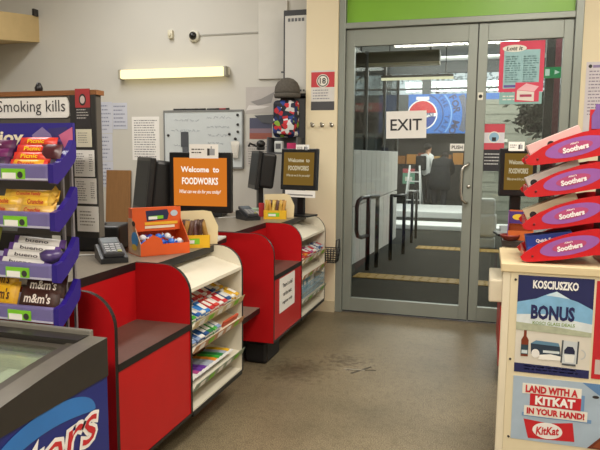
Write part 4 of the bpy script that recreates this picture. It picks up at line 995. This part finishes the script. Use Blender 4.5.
def clip_card(lab, loc, rz, w, h):
    t = thing('reminder_card', lab, 'card', loc, (0, 0, rz))
    b = MB(); b.box(-w / 2, w / 2, -.0006, .0006, 0, h, PAPER); part('card', b, t)
    b = MB(); lines(b, w, h, .3, .75, 2, INK, -.42, .05); b.box(.12 * w, .2 * w, -.0012, -.0007, .2 * h, .7 * h, INK); b.box(.2 * w, .38 * w, -.0012, -.0007, .22 * h, .68 * h, mat('9A9CA0', .6)); b.box(.24 * w, .28 * w, -.0012, -.0007, .68 * h, .86 * h, mat('9A9CA0', .6)); part('thumb_print', b, t)
clip_card('white card with a thumbs up stuck on top of the orange screen', (-1.397, 2.898, 1.222), .12, .155, .072)
monitor('customer screen with brown welcome page on the far checkout', (-1.315, 4.28, WT), -.22, .30, .30, .195, BRS, PTX, True, tiltx=.06)
clip_card('white card with a thumbs up stuck on top of the brown screen', (-1.285, 4.292, 1.265), -.22, .11, .05)
b = MB(); b.box(-.12, .13, -.001, .001, 0, .05, PAPER); b.box(-.1, .11, -.0016, -.0011, .012, .022, mat('8A8A88', .6)); solo('paper_strip', b, 'white paper strip hanging below the brown screen', 'paper', (-1.30, 4.272, .935), (0, 0, -.22))
def pos_back(lab, loc, rz, w, h, z0, tilt=.12):
    t = thing('till_monitor', lab, 'monitor', loc, (0, 0, rz)); bz = mat('151517', .4)
    M = Matrix.Translation((0, 0, z0)) @ Matrix.Rotation(-tilt, 4, 'X')
    b = MB(); b.box(-w / 2, w / 2, 0, .03, 0, h, bz, .006, M=M); part('bezel', b, t)
    b = MB(); b.box(-w / 2 + .02, w / 2 - .02, -.0012, 0, .03, h - .02, mat('15181C', .45, spec=.2), M=M); part('screen', b, t)
    b = MB(); b.box(-w * .40, w * .40, .03, .15, h * .06, h * .97, bz, .02, M=M)
    for i in range(3):
        for j in range(2): b.lathe([(.012, 0), (.010, .003)], mat('5A5A5C', .3), M=M @ Matrix.Translation((-.06 + i * .06, .15, h * .45 + j * .06)) @ Matrix.Rotation(-PI / 2, 4, 'X'), n=10)
    part('housing', b, t)
    b = MB(); b.box(-.04, .04, .05, .09, .012, z0 + h * .4, bz, .008); part('neck', b, t)
    b = MB(); b.box(-.11, .11, -.04, .14, 0, .016, bz, .006); part('base', b, t)
    return t
pos_back('black till monitor turned away, left of the orange screen', (-1.80, 2.92, WT), -.82, .34, .30, .135)
t = pos_back('black till monitor turned away, left of the brown screen', (-1.72, 4.38, WT), -1.0, .28, .29, .19)
t = thing('barcode_scanner', 'black barcode scanner on top of the far till monitor', 'scanner', (-1.66, 4.43, 1.275), (0, 0, .4))
b = MB(); b.box(-.03, .03, -.05, .05, 0, .03, BLACK, .01); b.ball((0, -.03, .045), (.035, .04, .03), BLACK, 10, 8); part('head', b, t)
b = MB(); b.tube([(0, .05, .015), (-.03, .09, .03), (-.08, .06, .05), (-.09, .0, .03)], .008, BLACK, 8); part('handle', b, t)
t = thing('receipt_printer', 'black receipt printer behind the card terminal on the far checkout', 'printer', (-1.93, 4.10, WT), (0, 0, .2))
b = MB(); b.box(-.11, .11, -.11, .11, 0, .10, mat('1A1A1C', .45), .012); part('printer_body', b, t)
b = MB(); b.box(-.05, .05, -.09, .0, .10, .107, mat('2C2C2E', .4), .003); part('paper_lid', b, t)
b = MB(); b.ball((0, 0, .03), (.05, .04, .03), mat('E0DDD4', .8), 10, 7); solo('crumpled_tissue', b, 'white crumpled tissue on the printer of the far checkout', 'tissue', (-1.96, 4.10, WT + .10))
b = MB(); b.box(-.06, .06, -.04, .04, 0, .055, mat('9FB8A0', .5), .004); b.box(-.04, .04, -.0405, -.04, .01, .035, PAPER); solo('green_carton', b, 'pale green carton between terminal and yellow box, far checkout', 'carton', (-1.60, 4.25, WT), (0, 0, .3))

# ================================================================= RIGHT SIDE
t = thing('display_cabinet', 'cream cabinet with posters at the right, carrying the red trays', 'cabinet', (.075, 2.5, 0))
b = MB(); b.box(.022, 1.0, .008, .42, 0, .80, CREAM); part('carcass', b, t)
b = MB(); b.box(0, .03, 0, .03, 0, .80, CREAM, .004); part('corner_post', b, t)
b = MB(); b.box(.03, 1.0, 0, .012, 0.02, .80, mat('E2D5B4', .5, .05, 3)); part('front_board', b, t)
b = MB(); b.box(-.008, 1.0, -.008, .43, .80, .832, mat('DCC9A0', .5, .06, 6, stretch=(1, 8, 1)), .003); part('top_board', b, t)
b = MB()
for x, z in ((.048, .77), (.40, .796), (.05, .13), (.042, .45)): b.lathe([(.005, 0), (.004, .003)], INK, M=Matrix.Translation((x, 0, z)) @ Matrix.Rotation(PI / 2, 4, 'X'), n=10)
part('screw', b, t)
yp = 2.4985
NAVY = mat('1D2256', .5, .05)
t, w, h = sheet('beer_poster', 'navy and white beer poster with a snowy mountain on the cream cabinet', 'poster', .133, .404, .402, .79, yp, mat('D9D3C6', .5, .05, 10))
b = MB(); b.box(-w / 2, w / 2, -.0012, -.0007, .76 * h, h, NAVY)
b.poly([(-w / 2, -.0012, .76 * h), (w / 2, -.0012, .76 * h), (w / 2, -.0012, .66 * h), (.45 * w, -.0012, .64 * h), (-w / 2, -.0012, .66 * h)], NAVY); part('navy_sky', b, t)
b = MB(); b.poly([(-w / 2, -.0016, .50 * h), (w / 2, -.0016, .50 * h), (w / 2, -.0016, .695 * h), (.3 * w, -.0016, .765 * h), (.2 * w, -.0016, .785 * h), (.02 * w, -.0016, .855 * h), (-.08 * w, -.0016, .83 * h), (-.25 * w, -.0016, .77 * h), (-w / 2, -.0016, .725 * h)], mat('7FB2D6', .5, .12, 25))
b.poly([(-w / 2, -.0018, .50 * h), (w / 2, -.0018, .46 * h), (w / 2, -.0018, .55 * h), (.2 * w, -.0018, .58 * h), (-.1 * w, -.0018, .62 * h), (-w / 2, -.0018, .60 * h)], mat('D8E0E2', .5, .1, 30))
b.poly([(-.12 * w, -.0018, .81 * h), (.02 * w, -.0019, .855 * h), (.2 * w, -.0018, .785 * h), (.06 * w, -.0018, .80 * h)], mat('CFE2EE', .5, .1, 30))
b.poly([(-w / 2, -.0020, .44 * h), (w / 2, -.0020, .42 * h), (w / 2, -.0020, .465 * h), (0, -.0020, .50 * h), (-w / 2, -.0020, .52 * h)], mat('AEB39A', .5, .15, 40)); part('mountain', b, t)
b = MB(); text_into(b, 'KOSCIUSZKO', (0, -.002, .915 * h), X, Z, .033, mat('F0EEEA', .5), w=.60 * w, bold=.04); part('lettering', b, t); b = MB()
text_into(b, 'BONUS', (-.02 * w, -.0022, .635 * h), X, Z, .058, NAVY, w=.58 * w, bold=.045); part('lettering', b, t); b = MB()
text_into(b, 'KOSCI GLASS DEALS', (.0, -.0022, .525 * h), X, Z, .013, mat('7E9A4A', .5), w=.56 * w, bold=.02); part('lettering', b, t)
def pz(p): return [(u * w, -.0024, v * h) for u, v in p]
b = MB(); BRN = mat('7A3318', .4)
b.poly(pz([(-.42, .17), (-.32, .17), (-.32, .34), (-.35, .38), (-.352, .44), (-.388, .44), (-.39, .38), (-.42, .34)]), BRN); b.poly([(q[0], -.0026, q[2]) for q in pz([(-.42, .19), (-.32, .19), (-.32, .29), (-.42, .29)])], mat('2C4450', .5)); b.poly([(q[0], -.0028, q[2]) for q in pz([(-.41, .20), (-.33, .20), (-.33, .235), (-.41, .235)])], mat('C8D4D8', .5)); part('bottle_picture', b, t)
b = MB(); b.poly(pz([(-.29, .31), (.10, .30), (.12, .20), (-.28, .20)]), mat('26384A', .5)); b.poly([(q[0], -.0026, q[2]) for q in pz([(-.29, .31), (.10, .30), (.08, .335), (-.22, .345)])], mat('5E86A0', .5)); b.poly([(q[0], -.0026, q[2]) for q in pz([(-.12, .225), (.10, .225), (.10, .25), (-.12, .25)])], mat('D0D8DA', .5))
b.poly([(q[0], -.0026, q[2]) for q in pz([(-.18, .15), (.12, .16), (.12, .20), (-.02, .215), (-.16, .20)])], mat('EFEDE6', .5)); b.disc((-.22 * w, -.0028, .21 * h), X, Z, .055 * w, .045 * h, mat('E9E7E2', .5)); part('carton_picture', b, t)
b = MB(); b.poly(pz([(.14, .12), (.32, .12), (.35, .36), (.12, .37)]), mat('C9CED0', .3)); b.poly([(q[0], -.0026, q[2]) for q in pz([(.16, .235), (.30, .235), (.30, .27), (.27, .31), (.2, .31), (.16, .27)])], mat('1B2040', .5)); b.poly([(q[0], -.0026, q[2]) for q in pz([(.18, .15), (.29, .15), (.3, .225), (.16, .225)])], mat('E6E6E0', .5))
for x in (.13, .335): b.poly([(q[0], -.0028, q[2]) for q in pz([(x - .012, .14), (x + .008, .14), (x + .016, .37), (x - .006, .37)])], mat('4A4E54', .4))
b.poly([(q[0], -.0028, q[2]) for q in pz([(.14, .115), (.32, .115), (.32, .135), (.14, .135)])], mat('4A4E54', .4)); ring(b, (.37 * w, .24 * h), .06 * w, .075 * w, -1.4, 1.4, mat('BFC2C2', .4), -.0025); part('mug_picture', b, t)
b = MB(); b.poly([(-w / 2, -.0012, 0), (w / 2, -.0012, 0), (w / 2, -.0012, .085 * h), (-w / 2, -.0012, .095 * h)], NAVY); lines(b, w, h, .025, .085, 2, mat('B8BCD0', .5), -.36, .36, ragged=.1); part('footer', b, t)
t, w, h = sheet('chocolate_poster', 'pale blue chocolate bar poster below the beer poster', 'poster', .133, .62, .125, .385, yp, mat('A8BACB', .5, .12, 8))
b = MB(); RB = mat('C41E28', .5); x0 = -w / 2
def blk(u0, u1, v0, v1, m, y): b.box(x0 + u0, x0 + u1, y, y + .0006, v0 * h, v1 * h, m)
for a in ((.035, .25, .74, .90, WHITE, -.0014), (.065, .25, .56, .75, RB, -.0018), (.045, .275, .40, .555, WHITE, -.0022), (.038, .29, .385, .44, mat('6E93BE', .5), -.0016), (.25, .262, .56, .80, mat('6E93BE', .5), -.0013)):
    b = MB(); blk(*a); part('text_panel', b, t)
b = MB(); text_into(b, 'LAND WITH A', (x0 + .142, -.0020, .82 * h), X, Z, .030, RB, w=.19, bold=.05); part('lettering', b, t); b = MB(); text_into(b, 'KITKAT', (x0 + .157, -.0024, .655 * h), X, Z, .036, mat('F4F0EC', .5), w=.145, bold=.05); part('lettering', b, t); b = MB(); text_into(b, 'IN YOUR HAND!', (x0 + .160, -.0028, .48 * h), X, Z, .027, RB, w=.21, bold=.05); part('lettering', b, t)
b = MB(); b.poly([(x0 + .045, -.0014, .34 * h), (x0 + .14, -.0014, .31 * h), (x0 + .225, -.0014, .36 * h), (x0 + .235, -.0014, .07 * h), (x0 + .14, -.0014, .05 * h), (x0 + .065, -.0014, .04 * h)], RB); b.disc((x0 + .135, -.0018, .19 * h), X, Z, .055, .033, mat('F0ECE8', .5)); text_into(b, 'KitKat', (x0 + .135, -.0018, .19 * h), (1, 0, .1), Z, .034, RB, w=.085, bold=.03, shear=.1); part('wrapper_picture', b, t)
b = MB(); b.poly([(x0 + .28, -.0014, .0), (x0 + .36, -.0014, .34 * h), (x0 + .42, -.0014, .42 * h), (x0 + .42, -.0014, .0)], mat('6A2E1A', .4)); part('chocolate_picture', b, t); b = MB(); b.poly([(x0 + .30, -.0016, .03 * h), (x0 + .36, -.0016, .30 * h), (x0 + .38, -.0016, .29 * h), (x0 + .33, -.0016, .02 * h)], mat('8A4426', .4)); part('chocolate_picture', b, t)
b = MB(); b.poly([(x0 + .25, -.0012, 1 * h), (w / 2, -.0012, 1 * h), (w / 2, -.0012, .62 * h), (x0 + .33, -.0012, .78 * h)], mat('5E86B4', .5, .1, 8)); b.disc((x0 + .30, -.0016, .80 * h), X, Z, .012, .006, mat('2A2426', .5)); part('sky_picture', b, t)
t, w, h = sheet('red_poster', 'red poster cut off at the right, beside the beer poster', 'poster', .412, .68, .405, .785, yp, mat('C0202A', .5))
b = MB(); b.box(-.46 * w, .4 * w, -.0013, -.0007, .05 * h, .2 * h, mat('C8B8B0', .6)); b.disc((-.36 * w, -.0014, .55 * h), X, Z, .06 * w, .03 * h, WHITE); part('print', b, t)

# Soothers tray stand
t_s = thing('lozenge_stand', 'red lozenge stand of four tilted trays on the cream cabinet', 'display stand', (.137, 2.53, .832))
b = MB(); b.box(.30, .48, .05, .27, .0, .56, mat('9E161B', .4), .004); b.box(.295, .30, .06, .26, .05, .5, BLACK); part('tower', b, t_s)
SR = mat('C8141E', .3, .05); SP = mat('9A5AA8', .4, .08, 20); SW = mat('F4ECEC', .5)
zt = [.40, .277, .149, .024]
for k, z in enumerate(zt):
    outline = [(0, z), (.008, z - .014), (.022, z - .019), (.05, z - .017), (.15, z - .003), (.26, z + .02), (.40, z + .03), (.40, z + .130), (.262, z + .121), (.20, z + .108), (.12, z + .08), (.06, z + .05), (.02, z + .02)]
    b = MB(); b.prism([(.03, z - .010), (.26, z + .027), (.26, z + .032), (.03, z - .005)], 'y', .012, .268, mat('A01118', .4)); b.box(.012, .018, .012, .268, z - .012, z + .018, SR); tr = part('tray', b, t_s)
    for (ya, yb) in ((0, .012), (.268, .28)):
        b = MB(); b.prism(outline, 'y', ya, yb, SR); part('side_panel', b, tr)
    axx = Vector((1, 0, .28)).normalized(); ayy = Vector((-.28, 0, 1)).normalized(); c = Vector((.175, -.0008, z + .052))
    b = MB(); b.disc(c, axx, ayy, .108, .034, SP, 32); b.disc(c + Vector((0, -.0006, 0)), axx, ayy, .062, .019, mat('B84A78', .4), 24); b.lathe([(.005, 0), (.004, .002)], mat('6A0C12', .4), M=Matrix.Translation((.045, 0, z + .004)) @ Matrix.Rotation(PI / 2, 4, 'X'), n=10); part('badge', b, tr)
    b = MB(); text_into(b, 'Soothers', c + Vector((0, -.0012, 0)) - ayy * .004, axx, ayy, .021, SW, w=.092, bold=.05, shear=.1); part('lettering', b, tr); b = MB(); text_into(b, "Allen's", c + Vector((0, -.0012, 0)) + ayy * .015, axx, ayy, .007, SW, w=.03, bold=.03); part('lettering', b, tr)
def lbox(lab, k, c, c2, L, dz, spot, y, hgt=.06, txt=None):
    z = zt[k]; a = math.atan2(.037, .23)
    t = thing('lozenge_box', lab, 'box', (.137 + .03, 2.53 + y, .832 + z - .0045), (0, -a - .25 * (k < 3), 0))
    b = MB(); b.box(0, L, -.04, .04, 0.002, hgt, mat(c, .45, .05), .002); b.box(.004, L - .004, -.0406, -.04, hgt * .15, hgt * .5, mat(c2, .45)); part('carton', b, t)
    if txt:
        b = MB(); text_into(b, txt, (L * .42, -.041, hgt * .72), X, Z, .016, SW, w=L * .42, bold=.04); part('lettering', b, t)
    b = MB()
    b.disc((L * spot, -.0412, hgt * .55), X, Z, .013, .013, mat('241C20', .4)); part('print', b, t)
lbox('pinkish white box tilted in the topmost red tray', 0, 'E0B8B4', 'D8A09C', .20, 0, .42, .075, .066)
lbox('grey and white box with purple spot in the second red tray', 1, 'D2CCC4', 'A89AA8', .20, 0, .12, .075, .062)
lbox('beige box with green spot in the third red tray', 2, 'CFC0A0', 'A8B088', .20, 0, .14, .075, .064)
lbox('blue antacid box in the lowest red tray', 3, '1C3A96', '2A58B8', .17, 0, .85, .06, .085, 'Quick-Eze')

# third checkout behind the cabinet
t = thing('third_checkout', 'cream and red checkout behind the cream cabinet on the right', 'checkout', (.11, 3.45, 0))
b = MB(); b.box(0, .8, 0, .7, .10, .765, CREAM, .003); part('carcass', b, t)
b = MB(); b.box(-.012, -.001, .0, .7, .10, .43, RED); part('side_panel', b, t, 'red side panel')
b = MB(); b.box(.01, .78, .02, .68, 0, .10, BLACK); part('plinth', b, t)
b = MB(); b.box(-.02, .82, -.02, .72, .765, .80, mat('3A3230', .4), .003); part('worktop', b, t)
b = MB(); b.box(-.075, -.001, .02, .40, .45, .575, CREAM, .008); part('side_box', b, t)
b = MB(); b.box(.03, .2, -.001, .0, .60, .735, mat('CFC8B8', .5)); part('white_panel', b, t)
monitor('customer screen with brown welcome page behind the red trays', (.165, 3.62, .80), .18, .20, .265, .225, BRS, PTX, True, tiltx=.02)
clip_card('white card with a thumbs up on the screen behind the red trays', (.148, 3.612, 1.275), .18, .085, .05)
t = display_carton('lozenge_carton', 'orange and purple display box below the screen behind the red trays', (.185, 3.50, .80), -.1, .13, .09, .155, mat('C86428', .5, .1, 20), mat('6A3A80', .5), None)
b = MB(); b.box(-.06, .06, .0, .003, .085, .15, mat('4A2C78', .5)); b.disc((-.015, -.0005, .12), X, Z, .03, .016, mat('E8C030', .5)); part('header_card', b, t)
b = MB(); b.lathe([(.03, 0), (.05, .02), (.052, .03), (.046, .03), (.028, .006)], mat('7A2A1E', .4), n=18); solo('small_bowl', b, 'small brown dish in front of the orange display box on the right', 'dish', (.13, 3.452, .80))

# notice on the right wall
t, w, h = sheet('price_notice', 'pale lilac printed notice on the wall at the far right', 'notice', .62, .83, 1.37, 1.89, YD - .0207, mat('CFC8CC', .6, .05))
b = MB(); lines(b, w, h, .3, .9, 14, mat('8A8090', .6), -.4, .42, ragged=.15); b.disc((-.38 * w, -.0014, .945 * h), X, Z, .012, .012, INK); b.box(-.3 * w, .3 * w, -.0013, -.0007, .925 * h, .96 * h, mat('8878A0', .6)); part('small_print', b, t)
t = thing('purple_bottle', 'purple bottle picture card standing on the topmost red tray', 'card', (.402, 2.64, 1.345))
b = MB(); b.prism([(-.022, .01), (.022, .01), (.024, .06), (.012, .085), (.012, .105), (-.012, .105), (-.012, .085), (-.024, .06)], 'y', -.004, .004, mat('7A5AA0', .5, .1, 20)); part('bottle_shape', b, t)
b = MB(); b.box(-.03, .06, .004, .008, 0, .085, mat('C81E28', .5)); part('backing', b, t)

# scuffed cross of tape on the floor
b = MB()
for a in (.25, 1.0):
    b.box(-.085, .085, -.007, .007, 0, .0012, mat('4A443A', .7), M=Matrix.Rotation(a, 4, 'Z'))
b.box(-.1, .02, -.005, .005, 0.0, .0013, mat('A09A8C', .7), M=Matrix.Rotation(.1, 4, 'Z'))
solo('tape_cross', b, 'small worn cross of tape stuck on the aisle floor', 'tape', (-.655, 3.42, 0.0))

# ================================================================= LIGHTS, WORLD, CAMERA
def area(name, loc, rot, sx, sy, e, col):
    l = bpy.data.lights.new(name, 'AREA'); l.shape = 'RECTANGLE'; l.size = sx; l.size_y = sy; l.energy = e; l.color = col
    o = bpy.data.objects.new(name, l); COL.objects.link(o); o.location = loc; o.rotation_euler = rot
W = (1.0, .94, .84)
area('ceiling_lamp_aisle', (.3, 1.9, 3.08), (0, 0, 0), .35, 2.2, 62, W)
area('ceiling_lamp_right', (1.2, 2.2, 3.08), (0, 0, 0), .35, 2.4, 46, W)
area('ceiling_lamp_left', (-2.7, 3.0, 3.08), (0, 0, 0), .35, 2.4, 56, (1, .98, .95))
area('ceiling_lamp_rear', (-.6, -1.2, 3.08), (0, 0, 0), 2.0, .5, 125, W)
area('mall_lamp', (0, 12.5, 3.25), (0, 0, 0), 6, 5, 560, (1, .98, .95))
area('ramp_fill_light', (.6, 7.3, 2.95), (0, -.35, 0), .3, 3.5, 60, (1, .97, .92))  # fill light added to brighten the ramp and clad wall, no fixture
area('banner_fill_light', (-1.0, 17.2, 3.7), (1.05, 0, 0), 4.0, .4, 190, (1, .98, .95))  # unseen light added to brighten the drink banner on the far wall
wld = bpy.data.worlds.new('sky'); S.world = wld; wld.use_nodes = True
nt = wld.node_tree; bg = nt.nodes['Background']; bg.inputs['Color'].default_value = (.94, .97, 1.0, 1); bg.inputs['Strength'].default_value = 1.5

cam = bpy.data.cameras.new('camera'); co = bpy.data.objects.new('camera', cam); COL.objects.link(co)
r = Vector((0.9567657, 0.2907365, 0.0084658)); u = Vector((-0.0415432, 0.1077880, 0.9933056)); f = Vector((-0.2878776, 0.9507124, -0.1152060))
M3 = Matrix((r, u, -f)).transposed().to_4x4(); M3.translation = (0, 0, 1.25); co.matrix_world = M3
cam.sensor_width = 36; cam.lens = 615 / 600 * 36; cam.clip_start = .02
S.camera = co
S.view_settings.view_transform = 'Standard'; S.view_settings.look = 'None'; S.view_settings.exposure = 0; S.view_settings.gamma = 1
S.view_settings.use_curve_mapping = False
